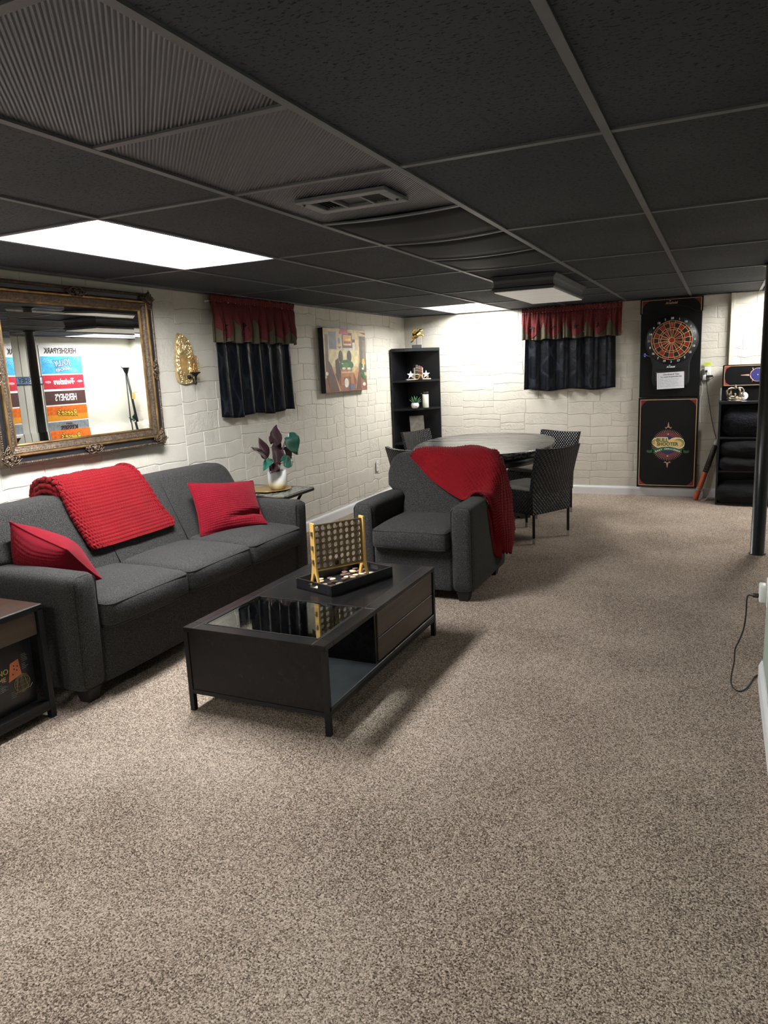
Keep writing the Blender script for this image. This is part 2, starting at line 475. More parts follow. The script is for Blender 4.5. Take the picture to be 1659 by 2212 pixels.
# ------------------------------------------------------------------ dropped ceiling
XL = [W0, -5 * G, -4 * G, -3 * G, -2 * G, -G, 0.0, G, 2 * G, 1.45]
LIGHTS = [(-4, 2, 4), (-4, 9.75, 11.62), (1, 9.5, 11.5), (-2, -4, -2), (-4, -4, -2)]   # column, y0, y1 in grid units
def sag(x, j):
    """the odd black panels in the middle column droop a little"""
    if not (-2 * G <= x <= -G) : return 0
    t = (x + 1.5 * G) / (.5 * G)
    return {3: .009, 4: .013, 5: .013, 6: .006}.get(j, 0) * max(0, 1 - t * t)
tiles, ribs, sags, bars = MB(), MB(), MB(), MB()
cols = list(range(-6, 3))
def colx(c): return (max(W0, c * G), min(1.45, (c + 1) * G))
for c in range(-6, 3):
    x0, x1 = colx(c)
    if x1 - x0 < .02: continue
    if c == -2: ys = [-5.3, -4, -2, 0, 1, 2, 3, 4, 5, 6, 7, 8, 9, 10, 11.664]
    else: ys = [-5.3, -4, -2, 0, 2, 4, 6, 8, 10, 11.664]
    for a, b in zip(ys[:-1], ys[1:]):
        lit = [L for L in LIGHTS if L[0] == c and L[1] < b - .05 and L[2] > a + .05]
        y0, y1 = a * G, min(b * G, W1)
        segs = [(y0, y1)]
        for L in lit:
            ns = []
            for (p, q) in segs:
                if L[1] * G > p + .01: ns.append((p, min(q, L[1] * G)))
                if L[2] * G < q - .01: ns.append((max(p, L[2] * G), q))
            segs = ns
        for (p, q) in segs:
            if c == -2 and a in (0, 1): M = ribs
            elif c == -2 and a == -2: M = ribs
            elif c == -2 and a in (3, 4, 5): M = sags
            else: M = tiles
            if M is sags:
                ja, jb = a, b
                n = 14
                vs, fs = [], []
                for i in range(n + 1):
                    x = x0 + (x1 - x0) * i / n
                    for kk in range(5):
                        t = kk / 4; dz = (sag(x, ja) * (1 - t) + sag(x, jb) * t) + .006 * math.sin(PI * t) * (1 - ((x + 1.5 * G) / (.5 * G)) ** 2)
                        vs.append((x, p + (q - p) * t, CZ + .006 - dz))
                for i in range(n):
                    for kk in range(4):
                        o = i * 5 + kk; fs.append((o, o + 5, o + 6, o + 1))
                M.add(vs, fs, True)
            elif c == -2 and a == 2:
                # tile with the register opening
                hx0, hx1, hy0, hy1 = -1.045, -.775, 1.435, 1.565
                for bx in ((x0, hx0, p, q), (hx1, x1, p, q), (hx0, hx1, p, hy0), (hx0, hx1, hy1, q)):
                    ribs.box(bx[0], bx[1], bx[2], bx[3], CZ + .006, CZ + .016)
            else:
                M.box(x0, x1, p, q, CZ + .006, CZ + .016)
    for a in ys[1:-1]:
        if any(L[0] == c and L[1] + .02 < a < L[2] - .02 for L in LIGHTS): continue
        n = 14
        def bar(x, s, z): return (x, a * G + s * .012, CZ + z - sag(x, a))
        ring = []
        for i in range(n + 1):
            x = x0 + (x1 - x0) * i / n
            ring.append([bar(x, -1, 0), bar(x, 1, 0), bar(x, 1, .006), bar(x, -1, .006)])
        bars.loft(ring, smooth=False)
struct('ceiling', tiles, M_TILE, 'black speckled dropped ceiling tiles')
struct('ceiling_ribbed_panel', ribs, M_RIB, 'black ribbed panels in the dropped ceiling')
struct('ceiling_sagging_panel', sags, M_SAG, 'smooth black sagging ceiling panels past the air vent', mods=[('SOLIDIFY', dict(thickness=.008, offset=1))])
runners = MB()
for c in range(-5, 3):
    runners.box(c * G - .012, c * G + .012, -3.2, W1, CZ - .0012, CZ + .006)
runners.box(W0, W0 + .02, -3.2, W1, CZ - .001, CZ + .005); runners.box(W0, 1.45, W1 - .02, W1, CZ - .001, CZ + .005)
struct('ceiling_grid_trim', bars, M_BAR, 'grey cross bars of the ceiling grid')
struct('ceiling_runner_trim', runners, M_BAR, 'grey long runners of the ceiling grid')
struct('ceiling_slab', MB().box(W0 - .1, 1.6, -3.3, W1 + .1, CZ + .16, CZ + .2), M_SAG, 'floor structure above the dropped ceiling')

# ------------------------------------------------------------------ ceiling lights: recessed troffers
M_TROF = plain('troffer_white_enamel', (.50, .51, .53), .4, var=.02)
def troffer(x0, x1, y0, y1, strength, label, group='recessed ceiling lights', warm=(1.0, .985, .96)):
    r = thing('ceiling_light', label, 'ceiling light', ((x0 + x1) / 2, (y0 + y1) / 2, CZ), 0, group)
    top = CZ + .085
    m = MB(); ix, iy = .145, .05
    lo = [(x0 + .012, y0 + .012, CZ + .001), (x1 - .012, y0 + .012, CZ + .001), (x1 - .012, y1 - .012, CZ + .001), (x0 + .012, y1 - .012, CZ + .001)]
    hi = [(x0 + ix, y0 + iy, top), (x1 - ix, y0 + iy, top), (x1 - ix, y1 - iy, top), (x0 + ix, y1 - iy, top)]
    m.loft([lo, hi], smooth=False, caps=False)
    m.box(x0, x1, y0, y1, top + .012, top + .02)
    part('housing', m, M_TROF, r)
    # shallow curved lens
    n = 10; rings = []
    for i in range(n + 1):
        t = i / n; x = x0 + ix + (x1 - x0 - 2 * ix) * t
        z = top - .028 * math.sin(PI * t)
        rings.append([(x, y0 + iy, z), (x, y1 - iy, z), (x, y1 - iy, top + .006), (x, y0 + iy, top + .006)])
    part('diffuser', MB().loft(rings, smooth=False), emit('lit_diffuser', warm, strength), r, 'glowing white diffuser')
    return r
LS = 50
troffer(-4 * G, -3 * G, 2 * G, 4 * G, LS, 'large bright recessed ceiling light above the sofa', warm=(.985, .99, 1.0))
troffer(-4 * G, -3 * G, 9.8 * G, 11.6 * G, LS * .55, 'bright recessed ceiling light beside the far stone wall')
troffer(.70, 1.28, 9.5 * G, 11.5 * G, LS * .62, 'recessed ceiling light in the nook behind the black pole')
troffer(-2 * G, -1 * G, -4 * G, -2 * G, LS * .44, 'unseen recessed fill light added behind the photographer')  # added out of view to light the foreground carpet
troffer(-4 * G, -3 * G, -4 * G, -2 * G, LS * .30, 'unseen recessed fill light added near the wall behind the photographer')  # second lamp added out of view as weaker fill

# boxed light with crown moulding, a faint glow added to its panel
r = thing('boxed_ceiling_fixture', 'boxed ceiling light with grey crown moulding and a pale dim panel', 'ceiling light', (-.94, 4.7, 1.90), 0)
bx0, bx1, by0, by1 = -1.18, -.72, 4.11, 5.30
def ringbox(ins, z): return [(bx0 + ins, by0 + ins, z), (bx1 - ins, by0 + ins, z), (bx1 - ins, by1 - ins, z), (bx0 + ins, by1 - ins, z)]
prof = [(-.0, CZ), (-.0, CZ - .008), (.008, CZ - .013), (.014, CZ - .016), (.022, CZ - .026), (.024, CZ - .045), (.026, CZ - .047), (.026, CZ - .062), (.024, CZ - .064), (.024, CZ - .070), (.016, CZ - .076), (.012, CZ - .080), (.012, CZ - .086), (.022, CZ - .091), (.024, CZ - .098)]
part('crown_moulding', MB().loft([ringbox(i, z) for i, z in prof], smooth=False), plain('grey_painted_moulding', (.060, .064, .075), .35, var=.05), r)
m = MB().bbox(bx0 + .028, bx1 - .028, by0 + .028, by1 - .028, CZ - .104, CZ - .097, .002)
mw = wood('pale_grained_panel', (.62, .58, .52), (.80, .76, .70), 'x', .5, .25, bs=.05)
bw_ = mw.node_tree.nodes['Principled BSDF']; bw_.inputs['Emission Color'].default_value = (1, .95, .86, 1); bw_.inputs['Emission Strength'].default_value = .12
part('diffuser', m, mw, r)

# air register
r = thing('air_vent', 'grey metal air register set in the black ceiling', 'vent', (-.91, 1.5, CZ - .01), 0)
M_VENT = plain('grey_vent_metal', (.15, .155, .165), .4)
m = MB(); fx0, fx1, fy0, fy1 = -1.085, -.735, 1.395, 1.605
for q in ((fx0, fx1, fy0, 1.435), (fx0, fx1, 1.565, fy1), (fx0, -1.045, 1.435, 1.565), (-.775, fx1, 1.435, 1.565), (-.965, -.955, 1.435, 1.565), (-.855, -.845, 1.435, 1.565)):
    m.bbox(q[0], q[1], q[2], q[3], CZ - .010, CZ + .004, .002)
part('frame', m, M_VENT, r)
m = MB().box(-.955, -.855, 1.437, 1.563, CZ + .001, CZ + .004); m.box(-1.05, -.77, 1.43, 1.57, CZ + .04, CZ + .045)
part('damper_plate', m, M_BLACKPL, r)
for xa, xb in ((-1.043, -.967), (-.843, -.777)):
    m = MB()
    for i in range(6):
        x = xa + (xb - xa) * (i + .5) / 6
        m.box(-.006, .006, 1.437, 1.563, -.0008, .0008, T(x, 0, CZ + .002) @ RY(42 if xa < -.9 else -42))
    part('louver', m, M_BLACKMETAL, r)
for q_ in ((-1.065, 1.43), (-.752, 1.54)): part('screw', MB().ball((*q_, CZ - .011), .006, n=8), M_BLACKPL, r)
# ------------------------------------------------------------------ upholstery
def tweed():
    m, t, b = nt('charcoal_tweed')
    v = coords(t)
    f = noise_n(t, v, 420, 2, .7); g = noise_n(t, v, 210, 2)
    h = mathn(t, 'ADD', mathn(t, 'MULTIPLY', f, .7), mathn(t, 'MULTIPLY', g, .3))
    t.links.new(ramp(t, h, [(.39, (.0075, .0073, .007)), (.52, (.031, .030, .029)), (.63, (.095, .091, .087))]), b.inputs['Base Color'])
    b.inputs['Roughness'].default_value = .9; b.inputs['Specular IOR Level'].default_value = .2; b.inputs['Sheen Weight'].default_value = .05
    bump(t, b, h, .8, .004)
    return m
M_TWEED = tweed()
M_PIPE = plain('dark_piping', (.008, .008, .009), .85, bs=.3, bscale=400)
M_FOOT = plain('black_wood_foot', (.010, .009, .009), .5)

def rrect(x0, x1, y0, y1, r, n=5):
    pts = []
    for cx, cy, a0 in ((x1 - r, y1 - r, 0), (x0 + r, y1 - r, 90), (x0 + r, y0 + r, 180), (x1 - r, y0 + r, 270)):
        for i in range(n + 1):
            a = math.radians(a0 + 90 * i / n); pts.append((cx + r * math.cos(a), cy + r * math.sin(a)))
    return pts

def upholstered(name, label, cat, loc, rz, Wd, ncush, D):
    root = thing(name, label, cat, loc, rz)
    h = Wd / 2; aw = .145; wi = h - aw
    P = lambda nm, mb, mt, rt=root, lb=None, mods=(): part(nm, mb, mt, rt, lb, False, mods)
    m = MB().rbox(-wi - .01, wi + .01, .055, D - .06, .06, .335, .02, 8, (0, -.012, 0))
    P('seat_base', m, M_TWEED)
    for s in (-1, 1):
        xa, xb = sorted((s * h, s * wi))
        def warp(p, s=s):
            # the arm swells a touch at the front and leans back at the foot
            k = max(0, 1 - p.y / .5)
            return (p.x, p.y + .02 * (.6 - p.z) * k, p.z - .02 * max(0, p.y - .4))
        m = MB().rbox(xa, xb, .04, D - .05, .058, .60, .042, 14, (.006, .006, .006), None, warp)
        a = P('arm', m, M_TWEED)
        pts = [(x, .0475 + .02 * (.6 - z) + (.010 if z > .58 else 0), z) for x, z in rrect(xa + .012, xb - .012, .07, .592, .036)]
        P('piping', MB().tube(pts, .0026, 6, closed=True), M_PIPE, a)
    # back with big rounded shoulders above the arms
    def o(s): return [(s * (wi - .005), .30), (s * (wi - .005), .585), (s * (h - .05), .60), (s * (h - .012), .632), (s * (h + .004), .71)] + \
        [(s * (h - .002 - .085 * (1 - math.cos(a))), .76 + .085 * math.sin(a)) for a in [PI / 2 * k / 8 for k in range(1, 9)]]
    ol = o(1) + [(x, z + .004) for x, z in [(wi * .6, .846), (0, .848), (-wi * .6, .846)]] + o(-1)[::-1]
    yf = lambda z: .47 + (z - .45) * .5
    fr = [(x, yf(z), z) for x, z in ol]; bk = [(x, D - .01 - .02 * z, z) for x, z in ol]
    P('backrest', MB().loft([fr, bk], smooth=True), M_TWEED, mods=[('BEVEL', dict(width=.045, segments=5, limit_method='ANGLE', angle_limit=math.radians(50)))])
    for k in range(1, ncush):
        x = -wi + 2 * wi * k / ncush
        P('back_seam', MB().tube([(x, yf(z) - .0005, z) for z in (.46, .6, .7, .80)], .0032, 6), M_PIPE)
    cw = 2 * wi / ncush
    for k in range(ncush):
        x0 = -wi + cw * k + .003; x1 = x0 + cw - .006
        z0, z1 = .328, .462
        m = MB().rbox(x0, x1, 0, .545, z0, z1, .034, 16, (.004, .014, .022), None, lambda p: (p.x, p.y, p.z - .010 * max(0, 1 - p.y / .2)))
        cu = P('seat_cushion', m, M_TWEED)
        for zz, dz in ((z1 - .016, -.006), (z0 + .016, -.006)):
            pts = []
            for x, y in rrect(x0 + .0035, x1 - .0035, .0035, .54, .034):
                u = (2 * (x - x0) / (x1 - x0) - 1)
                pf = .012 * max(0, 1 - u * u) * max(0, 1 - ((zz - (z0 + z1) / 2) / ((z1 - z0) / 2)) ** 2) if y < .06 else 0
                pts.append((x, y - pf, zz - .010 * max(0, 1 - y / .2)))
            P('piping', MB().tube(pts, .004, 6, closed=True), M_PIPE, cu)
    for sx in (-1, 1):
        for y in (.11, D - .14):
            x = sx * (h - .075)
            m = MB().loft([[(x + a * k, y + b * k, z) for a, b in ((-1, -1), (1, -1), (1, 1), (-1, 1))] for k, z in ((.028, 0), (.04, .062))], smooth=False)
            P('foot', m, M_FOOT)
    return root
upholstered('sofa', 'long charcoal tweed three seat sofa against the stone wall', 'sofa', (-2.15, 2.185, 0), 90, 1.97, 3, .87)
upholstered('armchair', 'charcoal tweed armchair facing the camera in front of the poker table', 'armchair', (-1.41, 3.05, 0), 0, .80, 1, .86)

# ------------------------------------------------------------------ red throws and pillows
def knit(name, c, wscale, dirv):
    m, t, b = nt(name)
    v = coords(t)
    f = noise_n(t, v, 260, 2); g = noise_n(t, v, 8, 3)
    t.links.new(ramp(t, mathn(t, 'ADD', mathn(t, 'MULTIPLY', f, .6), mathn(t, 'MULTIPLY', g, .4)), [(.3, tuple(x * .62 for x in c)), (.7, c)]), b.inputs['Base Color'])
    b.inputs['Roughness'].default_value = .9; b.inputs['Specular IOR Level'].default_value = .15; b.inputs['Sheen Weight'].default_value = .12
    b.inputs['Sheen Tint'].default_value = (1, .5, .5, 1)
    bump(t, b, f, .5, .003)
    return m
M_KNIT = knit('red_chunky_knit', (.21, .0045, .009), 1, None)
M_VELV = knit('crimson_chenille', (.205, .004, .014), 1, None)

def catmull(P, t):
    n = len(P) - 1; i = min(int(t * n), n - 1); u = t * n - i
    p0, p1, p2, p3 = P[max(i - 1, 0)], P[i], P[i + 1], P[min(i + 2, n)]
    return .5 * ((2 * p1) + (p2 - p0) * u + (2 * p0 - 5 * p1 + 4 * p2 - p3) * u * u + (3 * p1 - p0 - 3 * p2 + p3) * u ** 3)
def drape(rows, nu, nv, rib=None, stitch=None, amp=.005, wobble=.004, seed=0):
    """surface through rows of control points; knit ribs and stitches are modelled as relief along the normal"""
    R = [[Vector(p) for p in r] for r in rows]
    grid = []
    for j in range(nv + 1):
        col = [catmull([r[k] for r in R], j / nv) for k in range(len(R[0]))]
        grid.append([catmull(col, i / nu) for i in range(nu + 1)])
    L = [0]
    mid = nu // 2
    for j in range(nv): L.append(L[-1] + (grid[j + 1][mid] - grid[j][mid]).length)
    Wl = [0]; mj = nv // 2
    for i in range(nu): Wl.append(Wl[-1] + (grid[mj][i + 1] - grid[mj][i]).length)
    vs = []
    for j in range(nv + 1):
        for i in range(nu + 1):
            a = grid[min(j + 1, nv)][i] - grid[max(j - 1, 0)][i]; b = grid[j][min(i + 1, nu)] - grid[j][max(i - 1, 0)]
            nrm = a.cross(b); nrm.normalize()
            p = grid[j][i]; d = 0
            q = p * 3.0
            d += wobble * 2 * noise.noise((q.x * 2, q.y * 2, q.z * 2 + seed))
            if rib == 'v': ph, st = L[j], Wl[i]
            else: ph, st = Wl[i], L[j]
            k = abs(math.sin(PI * ph / stitch[0]))
            d += amp * (k ** .6) * (.56 + .44 * math.sin(2 * PI * st / stitch[1] + (PI if int(ph / stitch[0]) % 2 else 0)))
            vs.append(p + nrm * d)
    w = nu + 1
    mb = MB()
    mb.add(vs, [(j * w + i, j * w + i + 1, (j + 1) * w + i + 1, (j + 1) * w + i) for j in range(nv) for i in range(nu)], True)
    return mb
# throw folded over the sofa back
def sofa_throw():
    r = thing('knitted_throw', 'bright red ribbed knit throw folded over the back of the sofa', 'throw blanket', (-2.85, 2.03, .55), 0, None)
    def row(x, z, y0, y1, dx=0): return [(x, y0, z), (x + .012, y0 + .02, z + .004), (x + .015, (y0 + y1) / 2, z + .006), (x + .010, y1 - .02, z + .004), (x, y1, z)]
    rows = [row(-3.04, .66, 1.75, 2.33), row(-3.045, .80, 1.75, 2.33), row(-3.03, .885, 1.75, 2.325), row(-2.96, .925, 1.75, 2.31), row(-2.87, .922, 1.75, 2.30),
            row(-2.815, .875, 1.75, 2.305), row(-2.775, .80, 1.75, 2.32), row(-2.725, .70, 1.755, 2.34), row(-2.675, .61, 1.765, 2.36), row(-2.652, .572, 1.77, 2.368)]
    part('top_fold', drape(rows, 150, 230, 'v', (.0205, .017), .0105, .005), M_KNIT, r, mods=[('SOLIDIFY', dict(thickness=.016, offset=-1))])
    rows = [row(-3.02, .70, 1.765, 2.345), row(-3.01, .84, 1.765, 2.345), row(-2.955, .893, 1.76, 2.34), row(-2.88, .888, 1.765, 2.335), row(-2.835, .845, 1.77, 2.335),
            row(-2.80, .775, 1.77, 2.34), row(-2.755, .68, 1.78, 2.355), row(-2.700, .60, 1.785, 2.365)]
    part('under_fold', drape(rows, 110, 160, 'v', (.0215, .017), .006, .004, 3), M_KNIT, r, mods=[('SOLIDIFY', dict(thickness=.016, offset=-1))])
    # rolled edge at the near end of the fold
    m = MB()
    for k, (dx, dz) in enumerate(((0, 0), (.0, -.028))):
        pts = [(-3.03, 1.752, .80 + dz), (-3.0, 1.745, .87 + dz), (-2.93, 1.74, .90 + dz), (-2.86, 1.745, .885 + dz), (-2.825, 1.752, .845 + dz)]
        pts = [catmull([Vector(p) for p in pts], t / 24) for t in range(25)]
        m.tube([p + Vector((.002 * math.sin(i * 1.7), 0, .002 * math.cos(i * 1.7))) for i, p in enumerate(pts)], [.016 + .003 * math.sin(i * 2.1) for i in range(25)], 10)
    part('rolled_edge', m, M_KNIT, r)
sofa_throw()
# throw slung over the armchair
def chair_throw():
    r = thing('knitted_throw', 'dark red knit throw slung over the armchair back and hanging down its right side', 'throw blanket', (-1.2, 3.7, .17), 0)
    rows = [
        [(-1.625, 3.655, .825), (-1.615, 3.70, .868), (-1.60, 3.80, .872), (-1.59, 3.89, .85), (-1.585, 3.93, .74)],
        [(-1.56, 3.625, .775), (-1.52, 3.68, .868), (-1.50, 3.79, .874), (-1.48, 3.90, .85), (-1.47, 3.935, .70)],
        [(-1.47, 3.585, .70), (-1.41, 3.66, .858), (-1.38, 3.78, .876), (-1.36, 3.90, .85), (-1.35, 3.935, .68)],
        [(-1.37, 3.552, .64), (-1.29, 3.645, .83), (-1.25, 3.77, .880), (-1.23, 3.90, .860), (-1.22, 3.935, .66)],
        [(-1.27, 3.52, .59), (-1.18, 3.60, .74), (-1.11, 3.70, .866), (-1.085, 3.77, .866), (-1.075, 3.82, .858)],
        [(-1.185, 3.475, .575), (-1.10, 3.555, .650), (-1.035, 3.645, .800), (-.994, 3.70, .785), (-.985, 3.76, .755)],
        [(-1.12, 3.43, .628), (-1.035, 3.50, .628), (-.985, 3.615, .67), (-.966, 3.73, .645), (-.966, 3.80, .60)],
        [(-1.055, 3.41, .632), (-.995, 3.47, .605), (-.972, 3.59, .55), (-.952, 3.75, .50), (-.958, 3.85, .44)],
        [(-1.000, 3.42, .58), (-.985, 3.49, .50), (-.968, 3.59, .43), (-.945, 3.73, .38), (-.958, 3.86, .32)],
        [(-.990, 3.47, .42), (-.982, 3.53, .36), (-.962, 3.61, .31), (-.940, 3.72, .27), (-.955, 3.82, .23)],
        [(-.990, 3.545, .25), (-.980, 3.59, .22), (-.962, 3.64, .195), (-.945, 3.71, .18), (-.955, 3.77, .165)]]
    part('drape', drape(rows, 190, 190, 'u', (.0235, .018), .0115, .006, 5), M_KNIT, r, mods=[('SOLIDIFY', dict(thickness=.015, offset=-1))])
    rows2 = [[(x - .012, y - .02, z - .035) for x, y, z in rw[:3]] for rw in rows[8:]]
    part('under_fold', drape(rows2, 50, 60, 'u', (.0235, .018), .006, .004, 8), M_KNIT, r, mods=[('SOLIDIFY', dict(thickness=.012, offset=-1))])
chair_throw()

def pillow(label, c4, th, fold=0, seed=0):
    """square cushion from its four corners (bl, br, tr, tl)"""
    bl, br, tr, tl = [Vector(p) for p in c4]
    n = 56
    N = ((br - bl) + (tr - tl)).cross((tl - bl) + (tr - br)); N.normalize()
    W = ((br - bl).length + (tr - tl).length) / 2; H = ((tl - bl).length + (tr - br).length) / 2
    mb = MB()
    for side in (1, -1):
        def fn(u, v, side=side):
            a, b = 2 * u - 1, 2 * v - 1
            # the edges draw in between the corners
            uu = .5 + a * (1 - .07 * (1 - b * b)) / 2; vv = .5 + b * (1 - .07 * (1 - a * a)) / 2
            p = bl * (1 - uu) * (1 - vv) + br * uu * (1 - vv) + tr * uu * vv + tl * (1 - uu) * vv
            prof = max(0, (1 - a * a)) ** .55 * max(0, (1 - b * b)) ** .55
            d = th * prof
            d += .012 * prof * noise.noise((u * 3, v * 3, seed + side))
            if side > 0 and fold:
                d -= .035 * math.exp(-((v - .20 - .16 * (u - .5)) / .05) ** 2) * max(0, min(1, (u - .35) * 3)) * fold
                p = p + N * (.05 * fold * max(0, 1 - v / .2) * max(0, (u - .45)))
            e = prof ** .5
            q = (u * W / .0145, v * H / .0145)
            d += .0042 * e * (math.sin(PI * (q[0] + q[1])) * math.sin(PI * (q[0] - q[1])))
            return p + N * (side * d)
        mb.sheet(fn, n * 2 if side > 0 else n, n * 2 if side > 0 else n)
    edge = []
    for k in range(4 * 30):
        s, t = divmod(k, 30); t = t / 30
        u, v = [(t, 0), (1, t), (1 - t, 1), (0, 1 - t)][s]
        a, b = 2 * u - 1, 2 * v - 1
        uu = .5 + a * (1 - .07 * (1 - b * b)) / 2; vv = .5 + b * (1 - .07 * (1 - a * a)) / 2
        edge.append(bl * (1 - uu) * (1 - vv) + br * uu * (1 - vv) + tr * uu * vv + tl * (1 - uu) * vv)
    mb.tube(edge, .005, 6, closed=True)
    return solo('throw_pillow', mb, M_VELV, label, 'pillow', 'red pillows on the sofa')
pillow('square red textured pillow propped in the far corner of the sofa', [(-2.56, 2.51, .472), (-2.345, 2.905, .468), (-2.545, 3.075, .728), (-2.69, 2.59, .785)], .075, 1, 1)
pillow('red pillow slumped against the near arm of the sofa', [(-2.86, 1.44, .48), (-2.40, 1.57, .47), (-2.40, 1.375, .675), (-2.70, 1.335, .80)], .12, 0, 2)
# ------------------------------------------------------------------ coffee table
M_BLKWOOD = wood('black_stained_wood', (.0045, .004, .0042), (.011, .010, .010), 'y', .27, .7, spec=.25, bs=.08)
M_BRNWOOD = wood('dark_walnut_board', (.040, .027, .019), (.105, .074, .052), 'y', .42, .5, bs=.15)
def thin_glass(name, tint=(.92, .96, .95), f0=.05):
    m = bpy.data.materials.new(name); m.use_nodes = True; t = m.node_tree; t.nodes.clear()
    o = node(t, 'ShaderNodeOutputMaterial'); mx = node(t, 'ShaderNodeMixShader'); a = node(t, 'ShaderNodeBsdfTransparent'); g = node(t, 'ShaderNodeBsdfGlossy'); f = node(t, 'ShaderNodeLayerWeight')
    a.inputs['Color'].default_value = (*tint, 1); g.inputs['Roughness'].default_value = .01
    k = mathn(t, 'ADD', mathn(t, 'MULTIPLY', mathn(t, 'POWER', f.outputs['Facing'], 4), 1 - f0), f0)
    t.links.new(k, mx.inputs[0]); t.links.new(a.outputs[0], mx.inputs[1]); t.links.new(g.outputs[0], mx.inputs[2]); t.links.new(mx.outputs[0], o.inputs['Surface'])
    return m
M_DARKGLASS = thin_glass('table_glass', (.90, .94, .93), .24)
r = thing('coffee_table', 'low black coffee table with a glass display top and two walnut drawers', 'coffee table', (-1.395, 1.945, 0))
tx0, tx1, ty0, ty1 = -1.742, -1.045, 1.352, 2.545
zt, zb = .382, .100
P = lambda nm, mb, mt, rt=r, lb=None, mods=(): part(nm, mb, mt, rt, lb, True, mods, r)
gx0, gx1, gy0, gy1 = -1.672, -1.115, 1.42, 1.818
m = MB()
for q in ((tx0, tx1, ty0, gy0), (tx0, tx1, gy1, ty1), (tx0, gx0, gy0, gy1), (gx1, tx1, gy0, gy1)):
    m.bbox(q[0], q[1], q[2], q[3], zt - .022, zt, .0015)
P('table_top', m, M_BLKWOOD)
m = MB()
for x in (tx0 + .052, tx1 - .062): m.box(x, x + .003, ty0 + .003, ty1 - .003, zt - .001, zt + .0004)
P('top_seam', m, M_FOOT)
P('glass_inset', MB().bbox(gx0 + .002, gx1 - .002, gy0 + .002, gy1 - .002, zt - .006, zt - .001, .001), M_DARKGLASS, r, 'clear glass pane')
m = MB()
for q in ((gx0 - .006, gx1 + .006, gy0 - .006, gy0), (gx0 - .006, gx1 + .006, gy1, gy1 + .006), (gx0 - .006, gx0, gy0, gy1), (gx1, gx1 + .006, gy0, gy1)):
    m.box(q[0], q[1], q[2], q[3], zt - .0005, zt + .0012)
P('glass_rim', m, M_BLACKMETAL)
P('end_panel', MB().bbox(tx0 + .020, tx1 - .012, ty0 + .004, ty0 + .024, zb, zt - .022, .001), M_BLKWOOD)
P('end_panel', MB().bbox(tx0 + .01, tx1 - .012, ty1 - .024, ty1 - .004, zb, zt - .022, .001), M_BLKWOOD)
P('side_panel', MB().bbox(tx0 + .004, tx0 + .022, 1.845, ty1 - .02, zb, zt - .022, .001), M_BLKWOOD)
P('divider', MB().bbox(tx0 + .02, tx1 - .012, 1.815, 1.835, zb + .02, zt - .022, .001), M_BLKWOOD)
P('bottom_shelf', MB().bbox(tx0 + .006, tx1, ty0 + .01, ty1 - .01, zb, zb + .022, .0025), plain('black_shelf_painted_light', (.026, .028, .031), .42, vscale=9, var=.5))  # paler grey stands in for light falling through the glass top
for z0, z1 in ((zb + .028, zb + .136), (zb + .141, zt - .026)):
    P('drawer', MB().bbox(tx1 - .026, tx1 - .006, 1.838, ty1 - .03, z0, z1, .0015), M_BRNWOOD, r, 'walnut drawer front')
for x in (tx0, tx1 - .022):
    for y in (ty0, ty1 - .022):
        P('leg', MB().box(x, x + .022, y, y + .022, 0, zt - .022), M_BLACKMETAL)
m = MB()
for y in (ty0, ty1 - .022): m.box(tx0 + .022, tx1 - .022, y + .001, y + .021, zb - .018, zb)
for x in (tx0, tx1 - .022): m.box(x + .001, x + .021, ty0 + .022, ty1 - .022, zb - .018, zb)
P('base_rail', m, M_BLACKMETAL)

# black tray on the table, its long axis skewed
ta = 71.5
tc = Vector((-1.375, 2.155, zt))
TM = T(*tc) @ RZ(ta)                                     # local x along the tray
r = thing('serving_tray', 'black wooden serving tray with handle slots holding the disc game', 'tray', tuple(tc), ta)
L2, W2, th = .215, .128, .052
m = MB().box(-L2, L2, -W2, W2, .001, .008)
for s in (-1, 1): m.bbox(-L2, L2, *sorted((s * W2, s * (W2 - .009))), .001, th, .0015)
P = lambda nm, mb, mt, rt=r, lb=None, mods=(): part(nm, mb, mt, rt, lb, False, mods)
P('tray_body', m, plain('black_tray_lacquer', (.010, .011, .014), .35))
for s in (-1, 1):
    # end wall with an oblong handle slot
    m = MB(); n = 24
    slot = []
    for i in range(n):
        a = 2 * PI * (i + .5) / n; cx = .022 if math.cos(a) > 0 else -.022
        slot.append((cx + .011 * math.cos(a), .033 + .011 * math.sin(a)))
    ca = math.atan2(.0255, W2 - .009)
    def outer(i):
        a = 2 * PI * (i + .5) / n; c, q = math.cos(a), math.sin(a)
        for t in (ca, PI - ca, PI + ca, 2 * PI - ca):
            if abs(a - t) <= PI / n: c, q = math.cos(t), math.sin(t)
        k = min((W2 - .009) / max(abs(c), 1e-6), .0255 / max(abs(q), 1e-6))
        return (c * k, .0265 + q * k)
    out = [outer(i) for i in range(n)]
    xa, xb = s * (L2 - .009), s * L2
    rings = [[(xa, a, b) for a, b in out], [(xa, a, b) for a, b in slot], [(xb, a, b) for a, b in slot], [(xb, a, b) for a, b in out], [(xa, a, b) for a, b in out]]
    m.loft(rings, smooth=False, caps=False)
    P('handle_end', m, bpy.data.materials['black_tray_lacquer'])

